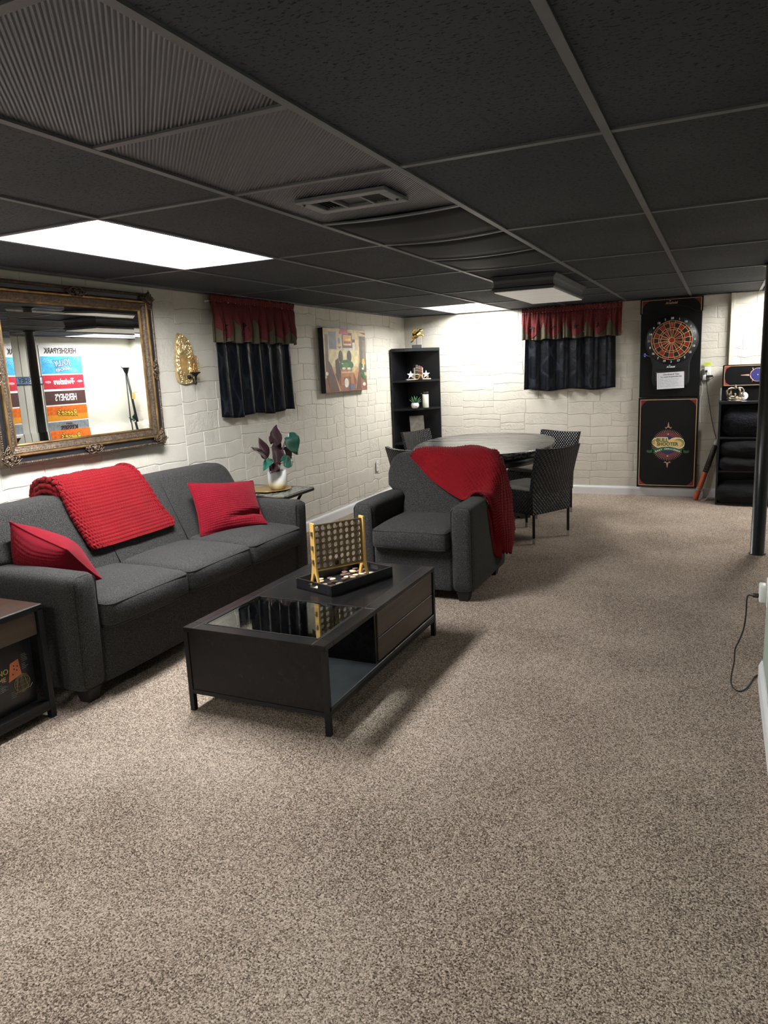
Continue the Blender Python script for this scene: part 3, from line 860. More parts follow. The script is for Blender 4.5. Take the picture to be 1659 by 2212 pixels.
# four in a row game board
ga = 56.5
gc = Vector((-1.394, 2.137, zt + .009))
r = thing('disc_game_board', 'upright brown disc drop game board with yellow wooden end posts', 'board game', tuple(gc), ga)
M_YWOOD = wood('yellow_pine', (.55, .33, .075), (.74, .48, .14), 'z', .4, .6)
M_GBROWN = wood('dark_brown_game_panel', (.11, .073, .033), (.17, .118, .058), 'x', .5, .6)
half = .133; zp0, zp1 = .085, .305
nc, nr = 8, 7
m = MB()
cw, ch = 2 * half / nc, (zp1 - zp0) / nr
for c in range(nc):
    for q in range(nr):
        x0 = -half + c * cw; z0 = zp0 + q * ch; cx, cz = x0 + cw / 2, z0 + ch / 2; n = 24
        sq, ci = [], []
        for i in range(n):
            a = 2 * PI * i / n + PI / n * 0; k = 1 / max(abs(math.cos(a)), abs(math.sin(a)))
            sq.append((cx + math.cos(a) * k * cw / 2, cz + math.sin(a) * k * ch / 2)); ci.append((cx + .0128 * math.cos(a), cz + .0128 * math.sin(a)))
        for sgn in (1, -1):
            ya, yb = sgn * .0075, sgn * .0035
            m.loft([[(a, ya, b) for a, b in sq], [(a, ya, b) for a, b in ci]], smooth=False, caps=False)
            m.loft([[(a, ya, b) for a, b in ci], [(a, yb, b) for a, b in ci]], smooth=True, caps=False)
            m.loft([[(a, yb, b) for a, b in ci], [(a, yb, b) for a, b in sq]], smooth=False, caps=False)
for sgn in (1, -1):
    a, b = sorted((sgn * .0036, sgn * .0074))
    m.box(-half, half, a, b, zp1, zp1 + .002); m.box(-half, half, a, b, zp0 - .004, zp0)
P = lambda nm, mb, mt, rt=r, lb=None, mods=(): part(nm, mb, mt, rt, lb, False, mods)
P('drop_panel', m, M_GBROWN, r, 'dark brown panel with round holes')
P('bottom_bar', MB().box(-half, half, -.0033, .0033, zp0 - .012, zp0 - .003), M_YWOOD)
P('dropped_disc', MB().lathe([(.0125, -.003), (.0125, .003)], 20, T(-half + 3.5 * cw, 0, zp0 + ch / 2) @ RX(90)), plain('walnut_disc', (.06, .028, .018), .45), r)
for s in (-1, 1):
    pr = [(-.052, 0), (-.034, 0), (-.012, .055), (0, .068), (.012, .055), (.034, 0), (.052, 0), (.030, .062), (.022, .10), (.022, .317), (-.022, .317), (-.022, .10), (-.030, .062)]
    a, b = sorted((s * (half + .001), s * (half + .010)))
    M = Matrix(((0, 0, 1, 0), (1, 0, 0, 0), (0, 1, 0, 0), (0, 0, 0, 1)))
    po = P('end_post', MB().prism(pr, a, b, M), M_YWOOD, r, 'yellow forked wooden post')
    for z in (.125, .195, .265):
        xa, xb = sorted((s * (half + .008), s * (half + .016)))
        P('peg', MB().bbox(xa, xb, -.009, .009, z - .012, z + .012, .002), M_GBROWN, po)
# loose discs on the tray floor
rnd = random.Random(4)
def tcoord(x, y, z): return TM @ Vector((x, y, z))
M_DC = plain('cream_wood_disc', (.66, .53, .34), .45, vscale=60); M_DB = plain('brown_wood_disc', (.15, .080, .060), .45, vscale=60)
pos = []
tries = 0
while len(pos) < 58 and tries < 4000:
    tries += 1
    x, y = rnd.uniform(-.16, .17), rnd.uniform(-.105, .100)
    if y < -.03 and False: continue
    if all((x - a) ** 2 + (y - b) ** 2 > .0168 ** 2 for a, b, c in pos): pos.append((x, y, len(pos)))
protos = {}
for i, (x, y, k) in enumerate(pos):
    near = sum(1 for a, b, c in pos[:i] if (x - a) ** 2 + (y - b) ** 2 < .0306 ** 2)
    z = .0085 + .0062 * min(2, near); cream = rnd.random() < .42
    p = tcoord(x, y, z)
    if cream not in protos:
        mb = MB().lathe([(.0145, 0), (.0153, .0008), (.0153, .0052), (.0145, .006)], 22)
        o = solo('game_disc', mb, M_DC if cream else M_DB, ('pale cream wooden game disc lying in the black tray' if cream else 'dark brown wooden game disc lying in the black tray'), 'game disc', 'cream game discs in the tray' if cream else 'brown game discs in the tray')
        protos[cream] = o
    else:
        o = protos[cream].copy(); COL.objects.link(o)
    o.location = p; o.rotation_euler = (rnd.uniform(-.07, .07) * (near > 0), rnd.uniform(-.07, .07) * (near > 0), 0)
for k, (y, z) in enumerate(((.012, .010), (-.006, .017))):
    o = protos[True].copy(); COL.objects.link(o); o.location = tcoord(-.192 + k * .004, y, z); o['label'] = 'cream game disc showing in the near handle slot of the tray' if k == 0 else 'cream game disc overlapping another beside the near handle slot'
    if 'group' in o: del o['group']
    o.rotation_euler = (.1 * k, .12 * k, 0)

# ------------------------------------------------------------------ end table with the boxed game
r = thing('end_table', 'black framed end table with a walnut drawer at the lower left edge', 'end table', (-2.53, .85, 0))
ex0, ex1, ey0, ey1, ez = -2.80, -2.275, .60, 1.105, .515
P = lambda nm, mb, mt, rt=r, lb=None, mods=(): part(nm, mb, mt, rt, lb, True, mods, r)
M_TOPBRN = wood('red_brown_table_top', (.024, .011, .008), (.055, .028, .020), 'y', .3, .5)
P('table_top', MB().bbox(ex0 + .003, ex1 - .003, ey0 + .003, ey1 - .003, ez - .006, ez, .001), M_TOPBRN)
P('top_frame', MB().bbox(ex0, ex1, ey0, ey1, ez - .026, ez - .002, .0015), M_BLACKMETAL)
for x in (ex0, ex1 - .026):
    for y in (ey0, ey1 - .026): P('leg', MB().box(x, x + .026, y, y + .026, 0, ez - .02), M_BLACKMETAL)
P('drawer', MB().bbox(ex1 - .03, ex1 - .012, ey0 + .03, ey1 - .03, ez - .128, ez - .028, .0015), M_BRNWOOD, r, 'walnut drawer front')
P('drawer_box', MB().box(ex0 + .03, ex1 - .035, ey0 + .03, ey1 - .03, ez - .125, ez - .027), M_BLKWOOD)
P('bottom_shelf', MB().bbox(ex0 + .002, ex1 - .001, ey0 + .005, ey1 - .005, .060, .082, .0015), M_BLKWOOD)
m = MB(); m.box(ex1 - .022, ex1 - .002, ey0 + .026, ey1 - .026, .040, .060); m.box(ex0 + .002, ex0 + .022, ey0 + .026, ey1 - .026, .04, .06)
P('base_rail', m, M_BLACKMETAL)
P('back_panel', MB().box(ex0 + .004, ex0 + .016, ey0 + .026, ey1 - .026, .082, ez - .02), M_BLKWOOD)
# boxed casino game lying on the shelf, printed front towards the room
r = thing('boxed_game', 'black boxed casino game with bingo wheel picture on the end table shelf', 'game box', (-2.45, .84, .083))
fx = -2.335
P = lambda nm, mb, mt, rt=r, lb=None, mods=(): part(nm, mb, mt, rt, lb, True, mods, r)
P('carton', MB().bbox(-2.60, fx, .62, 1.07, .083, .375, .002), plain('black_printed_card', (.008, .008, .009), .3), r)
def qy(y): return 1.005 + (y - 1.0) * .80
def qz(z): return .20 + (z - .15) * .80
def fm(y, z, rot=0): return T(fx + .0006, y, z) @ RZ(90) @ RX(90) @ RZ(rot)      # text plane facing +x
M_GOLDINK = plain('gold_print', (.55, .40, .12), .45); M_ORINK = plain('orange_print', (.55, .16, .06), .5); M_WINK = plain('pale_print', (.45, .45, .43), .5)
m = text_mb('CASINO', .032, fm(.892, .262)); text_mb('GAME', .028, fm(.898, .232), mb=m)
P('lettering', m, M_GOLDINK)
m = MB().add([(fx + .001, qy(y), qz(z)) for y, z in ((.925, .165), (1.005, .185), (.995, .272), (.945, .262))], [(0, 1, 2, 3)])
q = P('cribbage_board_picture', m, M_ORINK)
m = MB()
for y, z in ((.955, .20), (.965, .225), (.98, .215), (.965, .243), (.985, .235)): m.lathe([(.0032, 0), (.0032, .0008)], 8, T(fx + .0012, qy(y), qz(z)) @ RY(90))
P('hole_picture', m, M_BLACKPL, q)
m = MB()
for k in range(5):
    w = .045 * math.cos(PI * (k / 10)); m.tube([(fx + .002, 1.0 + w * math.cos(a) * (1 - k * .2), .135 + .05 * math.sin(a)) for a in [2 * PI * i / 28 for i in range(28)]], .0008, 5, closed=True)
for k in range(4): m.tube([(fx + .002, 1.0 + .048 * math.cos(a) * .999, .135 + .05 * math.sin(a) * (k - 1.5) / 2) for a in [PI * i / 14 for i in range(15)]], .0007, 5)
m.tube([(fx + .002, .965, .095), (fx + .002, .975, .165)], .0012, 5); m.tube([(fx + .002, 1.035, .098), (fx + .002, 1.02, .165)], .0012, 5)
m.tube([(fx + .002, .955, .094), (fx + .002, 1.045, .096), (fx + .002, 1.06, .112)], .0012, 5)
m.v = [Vector((p.x, qy(p.y), qz(p.z))) for p in m.v]
P('bingo_cage_picture', m, plain('dull_gold_print', (.24, .185, .09), .5))
m = MB(); rnd = random.Random(3)
for (y0, z0, n) in ((1.015, .285, 5), (1.012, .235, 4), (.86, .165, 5), (.88, .15, 3), (.80, .12, 4), (.93, .103, 4), (.70, .30, 5)):
    for k in range(n): m.box(fx + .0002, fx + .0009, y0, y0 + rnd.uniform(.02, .045), z0 - k * .009, z0 - k * .009 + .0022)
m.v = [Vector((p.x, qy(p.y), qz(p.z))) for p in m.v]
P('small_lettering', m, plain('faint_print', (.16, .16, .155), .5))
m = MB()
for k in range(7): m.ball((fx + .001, .80 + k * .014 + rnd.uniform(-.003, .003), .335 + rnd.uniform(-.012, .012)), .002, .010, .006, 8)
P('chip_picture', m, plain('red_print', (.12, .012, .02), .5))
# ------------------------------------------------------------------ folding tray table, charger plate, plant
r = thing('folding_tray_table', 'small folding tray table with glossy marbled top behind the far sofa arm', 'side table', (-2.665, 3.42, 0))
P = lambda nm, mb, mt, rt=r, lb=None, mods=(): part(nm, mb, mt, rt, lb, True, mods, r)
def marble():
    m, t, b = nt('marbled_laminate')
    v = coords(t)
    f = noise_n(t, v, 40, 4, .65)
    t.links.new(ramp(t, f, [(.38, (.035, .04, .03)), (.5, (.16, .17, .14)), (.62, (.42, .43, .38))]), b.inputs['Base Color'])
    b.inputs['Roughness'].default_value = .25
    return m
tq = [(-2.950, 3.655), (-2.955, 3.205), (-2.372, 3.185), (-2.383, 3.625)]
def roundpoly(q, rr=.03, n=5):
    out = []
    for i, p in enumerate(q):
        p = Vector(p); a = (Vector(q[i - 1]) - p).normalized(); b = (Vector(q[(i + 1) % len(q)]) - p).normalized()
        for k in range(n + 1):
            t = k / n; A, B = p + a * rr, p + b * rr
            out.append(tuple((A * (1 - t) + p * t) * (1 - t) + (p * (1 - t) + B * t) * t))
    return out
po = roundpoly(tq)
ctr = Vector((-2.665, 3.42))
def shr(k): return [tuple(ctr + (Vector(p) - ctr) * k) for p in po]
P('tray_rim', MB().loft([[(*p, z) for p in shr(k)] for k, z in ((.985, .578), (1, .582), (1, .598), (.99, .602), (.93, .602), (.925, .600), (.2, .600))], smooth=False), wood('dark_brown_rim', (.012, .008, .006), (.03, .02, .014), 'x', .35))
P('tray_top', MB().prism(shr(.925), .6002, .6012), marble(), r, 'marbled glossy top')
for y in (3.27, 3.56):
    for s in (-1, 1):
        P('leg', MB().tube([(-2.66 + s * .20, y + .012 * s, .578), (-2.66 - s * .20, y + .012 * s, 0)], .011, 8), M_FOOT)
for x, z in ((-2.46, .565), (-2.86, .565), (-2.52, .09), (-2.80, .09)):
    P('cross_bar', MB().tube([(x, 3.26, z), (x, 3.57, z)], .010, 8), M_FOOT)
M_GOLDPL = plain('gold_lacquer', (.62, .42, .16), .28, .75, var=.08)
solo('charger_plate', MB().lathe([(0.001, .002), (.11, .002), (.125, .004), (.160, .011), (.163, .014), (.158, .014), (.125, .008), (.11, .006), (.001, .006)], 48, T(-2.66, 3.43, .6012)), M_GOLDPL, 'round gold charger plate under the white plant pot', 'plate')
r = thing('potted_plant', 'dark burgundy and green leafy plant in a white and gold pot', 'plant', (-2.60, 3.46, .6075))
P = lambda nm, mb, mt, rt=r, lb=None, mods=(): part(nm, mb, mt, rt, lb, True, mods, r)
def potmat():
    m, t, b = nt('white_to_gold_ceramic')
    v = coords(t); sp = node(t, 'ShaderNodeSeparateXYZ'); t.links.new(v, sp.inputs[0])
    f = mathn(t, 'ADD', mathn(t, 'MULTIPLY', sp.outputs['Z'], 8), mathn(t, 'MULTIPLY', noise_n(t, v, 20, 3), .12))
    t.links.new(ramp(t, f, [(.05, (.70, .50, .22)), (.30, (.74, .60, .36)), (.55, (.80, .77, .70)), (.7, (.82, .82, .82))]), b.inputs['Base Color'])
    b.inputs['Roughness'].default_value = .3
    return m
pc = T(-2.60, 3.46, .6075)
P('pot', MB().lathe([(.001, 0), (.046, 0), (.050, .004), (.063, .024), (.068, .04), (.070, .07), (.070, .134), (.068, .136), (.0655, .134), (.0655, .118), (.001, .118)], 40, pc), potmat())
P('soil', MB().lathe([(.001, .119), (.064, .119), (.064, .121), (.03, .126), (.001, .127)], 24, pc), plain('potting_soil', (.02, .014, .01), .95, bs=.6, bscale=120))
def leafmat(n, c, c2, rough):
    m, t, b = nt(n); v = coords(t)
    t.links.new(ramp(t, noise_n(t, v, 18, 3), [(.3, c), (.7, c2)]), b.inputs['Base Color']); b.inputs['Roughness'].default_value = rough
    return m
M_BURG = leafmat('burgundy_leaf', (.022, .010, .012), (.050, .020, .024), .35); M_GRN = leafmat('deep_green_leaf', (.010, .060, .040), (.03, .13, .09), .28)
M_STEM = plain('purple_stem', (.06, .018, .022), .5)
def leaf(base, tip, width, nrm, curl=.25, fold=.2, lobes=.16):
    width *= 1.25
    base, tip, nrm = Vector(base), Vector(tip), Vector(nrm).normalized()
    ax = (tip - base); Ln = ax.length; ax.normalize(); sd = ax.cross(nrm).normalized(); nn = sd.cross(ax)
    def fn(u, v):
        a = 2 * u - 1
        w = width * (math.sin(PI * min(1, v * .97 + .03) ** .62)) ** .9
        back = -lobes * Ln * abs(a) * (1 - v) ** 3 * (1 - (abs(a) - .6) ** 2 * 2)
        along = v * Ln + back
        return base + ax * along + sd * (a * w) + nn * (fold * abs(a) * w - curl * Ln * v * v + .004 * math.sin(9 * v + 3 * a))
    return MB().sheet(fn, 10, 14)
hub = Vector((-2.60, 3.46, .735))
LV = [  # base, tip, half width, facing normal, material
    ((-2.60, 3.44, .945), (-2.585, 3.515, 1.075), .045, (1, -.3, .3), 0),
    ((-2.62, 3.36, .86), (-2.60, 3.30, .99), .034, (1, -.5, .2), 0),
    ((-2.60, 3.33, .845), (-2.58, 3.205, .955), .030, (1, .2, .5), 0),
    ((-2.60, 3.46, .87), (-2.61, 3.545, 1.02), .030, (1, -.6, 0), 0),
    ((-2.60, 3.50, .905), (-2.55, 3.40, .80), .052, (1, -.4, .2), 0),
    ((-2.55, 3.565, .975), (-2.50, 3.645, .845), .062, (1, -.35, .35), 1),
    ((-2.62, 3.63, .945), (-2.60, 3.70, .875), .036, (1, .1, .2), 1),
    ((-2.60, 3.56, .88), (-2.57, 3.655, .80), .036, (.8, -.7, .1), 0),
    ((-2.55, 3.47, .805), (-2.51, 3.575, .800), .040, (1, -.3, .45), 1),
    ((-2.57, 3.34, .835), (-2.55, 3.225, .80), .026, (.5, -.3, 1), 1),
    ((-2.57, 3.39, .815), (-2.53, 3.30, .765), .040, (1, -.3, .6), 0),
    ((-2.63, 3.50, .96), (-2.66, 3.575, 1.005), .040, (.8, .2, .4), 0)]
for b_, t_, w_, n_, k_ in LV:
    lf = P('leaf', leaf(b_, t_, w_, n_), M_GRN if k_ else M_BURG, r, 'glossy green leaf' if k_ else 'dark burgundy leaf', [('SOLIDIFY', dict(thickness=.0012))])
    b0 = Vector(b_); h0 = hub + Vector(((b0.x - hub.x) * .15, (b0.y - hub.y) * .15, -.01))
    mid = (h0 + b0) / 2 + Vector(((b0.x - hub.x) * -.15, (b0.y - hub.y) * -.15, .015))
    P('stem', MB().tube([catmull([h0, mid, b0], t / 8) for t in range(9)], [.0042 - .0020 * t / 8 for t in range(9)], 6), M_STEM, lf)

# ------------------------------------------------------------------ poker table and wicker chairs
def silverwood():
    m, t, b = nt('weathered_black_plank_top')
    v = coords(t, (3, 42, 42))
    f = noise_n(t, v, 1.0, 5, .62); g = noise_n(t, coords(t, (.8, 9, 9)), 1.2, 3)
    h = mathn(t, 'ADD', mathn(t, 'MULTIPLY', f, .65), mathn(t, 'MULTIPLY', g, .35))
    t.links.new(ramp(t, h, [(.38, (.006, .0055, .0055)), (.50, (.028, .026, .024)), (.62, (.25, .238, .22))]), b.inputs['Base Color'])
    t.links.new(ramp(t, h, [(.3, (.16,) * 3), (.7, (.42,) * 3)]), b.inputs['Roughness'])
    b.inputs['Specular IOR Level'].default_value = .45
    bump(t, b, f, .25, .0012)
    return m
M_PLANK = silverwood()
M_TBLK = wood('black_table_wood', (.008, .007, .007), (.022, .019, .018), 'x', .32, .5)
TBC, TBR = (-1.62, 5.42), 9
r = thing('poker_table', 'large oval weathered black table with an inset plank top', 'table', (*TBC, 0), TBR)
P = lambda nm, mb, mt, rt=r, lb=None, mods=(): part(nm, mb, mt, rt, lb, False, mods)
def oval(a, b, z, n=72, e=2.35):
    out = []
    for i in range(n):
        t = 2 * PI * i / n; c, s = math.cos(t), math.sin(t)
        out.append((a * math.copysign(abs(c) ** (2 / e), c), b * math.copysign(abs(s) ** (2 / e), s), z))
    return out
A, B_ = .615, .955
zt2 = .742
P('rim', MB().loft([oval(A * k, B_ * j, z) for k, j, z in ((.93, .955, zt2 - .055), (.965, .977, zt2 - .052), (.975, .985, zt2 - .035), (.995, .997, zt2 - .030), (1, 1, zt2 - .022), (1, 1, zt2 - .008), (.992, .995, zt2), (.845, .90, zt2), (.842, .898, zt2 - .004), (.4, .4, zt2 - .004))]), M_PLANK, r, None, [('EDGE_SPLIT', dict(split_angle=.7))])
m = MB(); n_ = 9
P('plank_panel', MB().loft([oval(A * .838, B_ * .895, zt2 - .0035), oval(A * .836, B_ * .894, zt2 - .001)], smooth=False), M_PLANK)
P('apron', MB().loft([oval(A * .87, B_ * .92, zt2 - .13), oval(A * .88, B_ * .925, zt2 - .125), oval(A * .88, B_ * .925, zt2 - .055)], smooth=True), M_TBLK)
P('pedestal', MB().lathe([(.16, .06), (.17, .10), (.12, .16), (.09, .24), (.10, .40), (.15, .52), (.19, .58), (.20, zt2 - .13)], 28), M_TBLK)
for k in range(4):
    an = 45 + 90 * k - TBR
    M = RZ(an)
    pr = [(.05, .03), (.05, .20), (.14, .17), (.30, .085), (.40, .055), (.43, .05), (.44, .02), (.44, 0), (.34, 0), (.32, .025), (.15, .05)]
    P('foot', MB().prism(pr, -.045, .045, M @ RX(90)), M_TBLK)

def wicker(name, c1, c2):
    m, t, b = nt(name)
    v = coords(t); sp = node(t, 'ShaderNodeSeparateXYZ'); t.links.new(v, sp.inputs[0])
    k = PI / .0155
    u = mathn(t, 'ADD', sp.outputs['X'], sp.outputs['Y'])
    a = mathn(t, 'SINE', mathn(t, 'MULTIPLY', u, k)); z = mathn(t, 'SINE', mathn(t, 'MULTIPLY', sp.outputs['Z'], k))
    w = mathn(t, 'MULTIPLY', a, z)
    f = mathn(t, 'ADD', mathn(t, 'MULTIPLY', w, .5), .5)
    t.links.new(ramp(t, f, [(.58, c1), (.86, c2)]), b.inputs['Base Color'])
    b.inputs['Roughness'].default_value = .4; b.inputs['Specular IOR Level'].default_value = .4
    bump(t, b, f, 1.0, .006)
    return m
M_WICK = wicker('black_resin_wicker', (.002, .002, .0025), (.027, .028, .033))
M_SEATPAD = plain('taupe_seat_vinyl', (.20, .185, .165), .45, vscale=8, bs=.1)
M_TIP = plain('clear_grey_foot_cap', (.42, .40, .37), .4)
def wicker_chair(label, loc, rz):
    r = thing('wicker_chair', label, 'chair', loc, rz, None)
    P = lambda nm, mb, mt, rt=r, lb=None, mods=(): part(nm, mb, mt, rt, lb, False, mods)
    h, d = .225, .25
    # back panel: leaning, gently curved, from the skirt to the top
    def back(off):
        def fn(u, v):
            x = (u - .5) * 2 * (h + .020 * v); z = .235 + (.765 - .235) * v
            y = d - .012 + .085 * max(0, (z - .40) / .37) ** 1.25 + .030 * (1 - (2 * u - 1) ** 2) * v - off
            return (x, y, z + .012 * (2 * u - 1) ** 2 * v)
        return fn
    n, mm = 12, 18
    f0, f1 = back(0), back(.034)
    def rim(k):
        out = []
        for i in range(n): out.append((i / n, 0))
        for i in range(mm): out.append((1, i / mm))
        for i in range(n): out.append((1 - i / n, 1))
        for i in range(mm): out.append((0, 1 - i / mm))
        return out
    m = MB().sheet(f0, n, mm).sheet(f1, n, mm)
    ed = rim(0)
    m.loft([[f0(u, v) for u, v in ed], [f1(u, v) for u, v in ed]], smooth=False, caps=False)
    P('back_panel', m, M_WICK)
    m = MB()
    for s in (-1, 1):
        a, b = sorted((s * h, s * (h - .025)))
        m.bbox(a, b, -d, d - .02, .235, .425, .006)
    m.bbox(-h + .02, h - .02, -d, -d + .025, .235, .425, .006)
    m.bbox(-h + .01, h - .01, -d + .01, d - .02, .385, .418, .006)
    P('seat_skirt', m, M_WICK)
    P('seat_pad', MB().rbox(-h + .03, h - .03, -d + .03, d - .04, .412, .452, .018, 10, (0, 0, .012)), M_SEATPAD, r, 'taupe padded seat')
    for sx in (-1, 1):
        for y in (-d + .016, d - .020):
            lg = P('leg', MB().tube([(sx * (h - .016), y, .24), (sx * (h - .016), y, .042)], .0145, 4, smooth=False), M_BLACKMETAL)
            P('foot_cap', MB().tube([(sx * (h - .016), y, .046), (sx * (h - .016), y, 0)], .0150, 4, smooth=False), M_TIP, lg, 'pale foot cap')
    return r
ch = wicker_chair('black wicker chair nearest the camera on the right side of the poker table', (0, 0, 0), 0)
def place(ch, bx, by, fx, fy, label, first=False):
    """(bx,by) the middle of the back legs, (fx,fy) the way the chair faces"""
    L = math.hypot(fx, fy); fx, fy = fx / L, fy / L
    rz = math.degrees(math.atan2(fy, fx)) + 90
    loc = (bx + fx * .235, by + fy * .235, 0)
    if first: ch.location = loc; ch.rotation_euler = (0, 0, math.radians(rz)); ch['group'] = 'wicker chairs around the poker table'; return ch
    return clone(ch, loc, rz, label, 'wicker chairs around the poker table')
place(ch, -.905, 4.87, -.874, .486, '', True)
place(ch, -1.14, 6.165, -.53, -.848, 'black wicker chair at the far right end of the poker table')
place(ch, -2.61, 6.30, .966, -.259, 'black wicker chair at the far left end of the table before the corner shelf')
place(ch, -2.06, 4.68, .50, .86, 'black wicker chair half hidden behind the left shoulder of the armchair')

# ------------------------------------------------------------------ corner shelf and what stands on it
r = thing('corner_shelf', 'tall black corner shelf unit with curved shelves in the far left corner', 'shelf', (W0 + .015, W1 - .015, 0))
P = lambda nm, mb, mt, rt=r, lb=None, mods=(): part(nm, mb, mt, rt, lb, True, mods, r)
M_SHELF = plain('black_satin_shelf_paint', (.005, .0055, .007), .42, spec=.35, vscale=6, var=.3)
cx_, cy_, RR = W0 + .012, W1 - .012, .455
P('left_panel', MB().bbox(cx_, cx_ + .018, cy_ - RR, cy_, 0, 1.655, .002), M_SHELF)
P('right_panel', MB().bbox(cx_ + .018, cx_ + RR - .03, cy_ - .018, cy_, 0, 1.655, .002), M_SHELF)
def quarter(R, z0, z1, bow=.06):
    pts = [(cx_ + .018, cy_ - .018)]
    n = 12
    p0, p1 = Vector((cx_ + .018, cy_ - R)), Vector((cx_ + R - .03, cy_ - .018))
    dn = Vector((1, -1)).normalized()
    for i in range(n + 1):
        t = i / n; p = p0.lerp(p1, t) + dn * bow * 4 * t * (1 - t) * 1.0
        pts.append((p.x, p.y))
    return MB().prism(pts, z0, z1)
P('top_board', quarter(RR + .006, 1.625, 1.66), M_SHELF)
for z in (1.305, .985, .60, .25): P('shelf', quarter(RR, z - .022, z), M_SHELF)
P('plinth', quarter(RR - .02, 0, .06), M_SHELF)
SG = Vector((-2.86, 6.86))
dV = Vector((.72, .69))               # along the open front of the corner shelf, left to right
dN = Vector((.69, -.72))              # out of the corner
def S(a, b): return (SG.x + dV.x * a + dN.x * b, SG.y + dV.y * a + dN.y * b)
srz = math.degrees(math.atan2(dV.y, dV.x))
# winged pig figurine
p = S(.02, -.02)
r = thing('winged_pig_figurine', 'gold leaping winged pig figurine on a rod and dark block', 'figurine', (*p, 1.66), srz - 20)
P = lambda nm, mb, mt, rt=r, lb=None, mods=(): part(nm, mb, mt, rt, lb, False, mods)
M_GOLD = plain('polished_gold', (.72, .50, .16), .22, 1.0, var=.1)
P('base_block', MB().bbox(-.055, .055, -.035, .035, 0, .036, .002), plain('dark_grey_stone', (.045, .047, .05), .5))
P('rod', MB().tube([(0, 0, .03), (0, 0, .12)], .0028, 8), plain('dark_steel_rod', (.06, .06, .06), .35, .8))
m = MB()
TT = T(.0, 0, .142) @ RY(-32)
def bl(x, z, rx, rz, y=0, ry=None): m.ball((0, 0, 0), rx, ry or rz, rz, 14, TT @ T(x, y, z))
bl(0, 0, .050, .032); bl(-.030, .004, .034, .030); bl(.030, .004, .032, .027); bl(.062, .014, .025, .023); bl(.088, .012, .014, .010); bl(.097, .012, .006, .009)
for y in (-.014, .014):
    bl(.052, .042, .007, .014, y, .009)
    m.tube([TT @ Vector((.030, y, -.012)), TT @ Vector((.060, y, -.034)), TT @ Vector((.062, y, -.052))], [.010, .008, .007], 8)
    m.tube([TT @ Vector((-.040, y, -.010)), TT @ Vector((-.070, y, -.028)), TT @ Vector((-.098, y, -.030))], [.012, .009, .007], 8)
P('pig_body', m, M_GOLD, r, None, [('REMESH', dict(mode='VOXEL', voxel_size=.0028, use_smooth_shade=True))])
for s in (-1, 1):
    m = MB()
    for k in range(6):
        a = 62 + 17 * k
        m.ball((0, 0, 0), .030 - .0022 * k, .0035, .0075, 10, TT @ T(.002, s * .022, .022) @ RX(s * -28) @ RY(-a) @ T(.028 - .001 * k, 0, 0))
    P('wing', m, M_GOLD)
# star bookends with books
M_LEATHER = [plain('oxblood_leather', (.075, .018, .020), .5, vscale=25, var=.3), plain('black_leather', (.030, .026, .026), .5, vscale=25, var=.3), plain('maroon_leather', (.085, .028, .030), .5, vscale=25, var=.3)]
M_WOODW = wood('bleached_wood', (.50, .42, .33), (.66, .58, .48), 'x', .6, .8); M_STARW = plain('white_star_paint', (.70, .70, .72), .45)
def star(R, r0, n=5): return [((R if k % 2 == 0 else r0) * math.sin(PI * k / n), (R if k % 2 == 0 else r0) * math.cos(PI * k / n)) for k in range(2 * n)]
zs = 1.305
for s, lb in ((-1, 'left wooden bookend with a white star beside the books'), (1, 'right wooden bookend with a white star beside the books')):
    p = S(.02 + s * .095, -.005)
    r = thing('star_bookend', lb, 'bookend', (*p, zs), srz - 8, 'star bookends on the corner shelf')
    P = lambda nm, mb, mt, rt=r, lb_=None, mods=(): part(nm, mb, mt, rt, lb_, False, mods)
    P('base', MB().bbox(-.05, .05, -.035, .04, 0, .012, .001), M_WOODW)
    a, b = sorted((-s * .05, -s * .040))
    P('upright', MB().bbox(a, b, -.030, .04, .012, .135, .001), M_WOODW)
    P('star', MB().prism(star(.048, .019), -.006, .006, T(0, -.012, .058) @ RX(90)), M_STARW, r, 'white five pointed star')
for k, (x, w, hh, c, lb) in enumerate(((-.027, .030, .168, 1, 'tall black leather bound book, leftmost between the star bookends'), (.003, .030, .158, 0, 'red leather bound book, middle one between the star bookends'), (.030, .022, .146, 2, 'shortest maroon leather bound book beside the right star bookend'))):
    p = S(.02 + x, -.01)
    r = thing('book', lb, 'book', (*p, zs), srz - 8, 'books on the corner shelf')
    P = lambda nm, mb, mt, rt=r, lb_=None, mods=(): part(nm, mb, mt, rt, lb_, False, mods)
    P('cover', MB().bbox(-w / 2, w / 2, -.055, .055, 0, hh, .004, seg=2), M_LEATHER[c])
    m = MB()
    for q in (.2, .38, .62, .8): m.box(-w / 2 - .0003, w / 2 + .0003, -.0566, -.053, hh * q, hh * q + .003)
    P('spine_band', m, M_GOLDINK)
    P('pages', MB().box(-w / 2 + .004, w / 2 - .004, -.045, .0552, .004, hh + .0004), plain('aged_paper', (.55, .48, .36), .8))
p = S(-.045, .06)
r = thing('eyeglasses_ornament', 'gold rimmed eyeglasses ornament in front of the books', 'ornament', (*p, zs), srz - 12)
m = MB()
for s in (-1, 1):
    m.tube([(s * .046 + .036 * math.cos(a) * (1 + .12 * s * math.cos(a)), 0, .034 + .028 * math.sin(a) + .006 * abs(math.cos(a))) for a in [2 * PI * i / 24 for i in range(24)]], .0042, 8, closed=True)
m.tube([(-.012, 0, .044), (0, -.002, .050), (.012, 0, .044)], .004, 8)
for s in (-1, 1): m.tube([(s * .082, 0, .046), (s * .088, .02, .046), (s * .088, .10, .030), (s * .086, .115, .006)], .0035, 8)
M2 = MB().add(m.v, m.f, True, T(.065, 0, 0))
part('rims', M2, plain('pale_gold_metal', (.66, .52, .26), .3, .6), r, None, False)
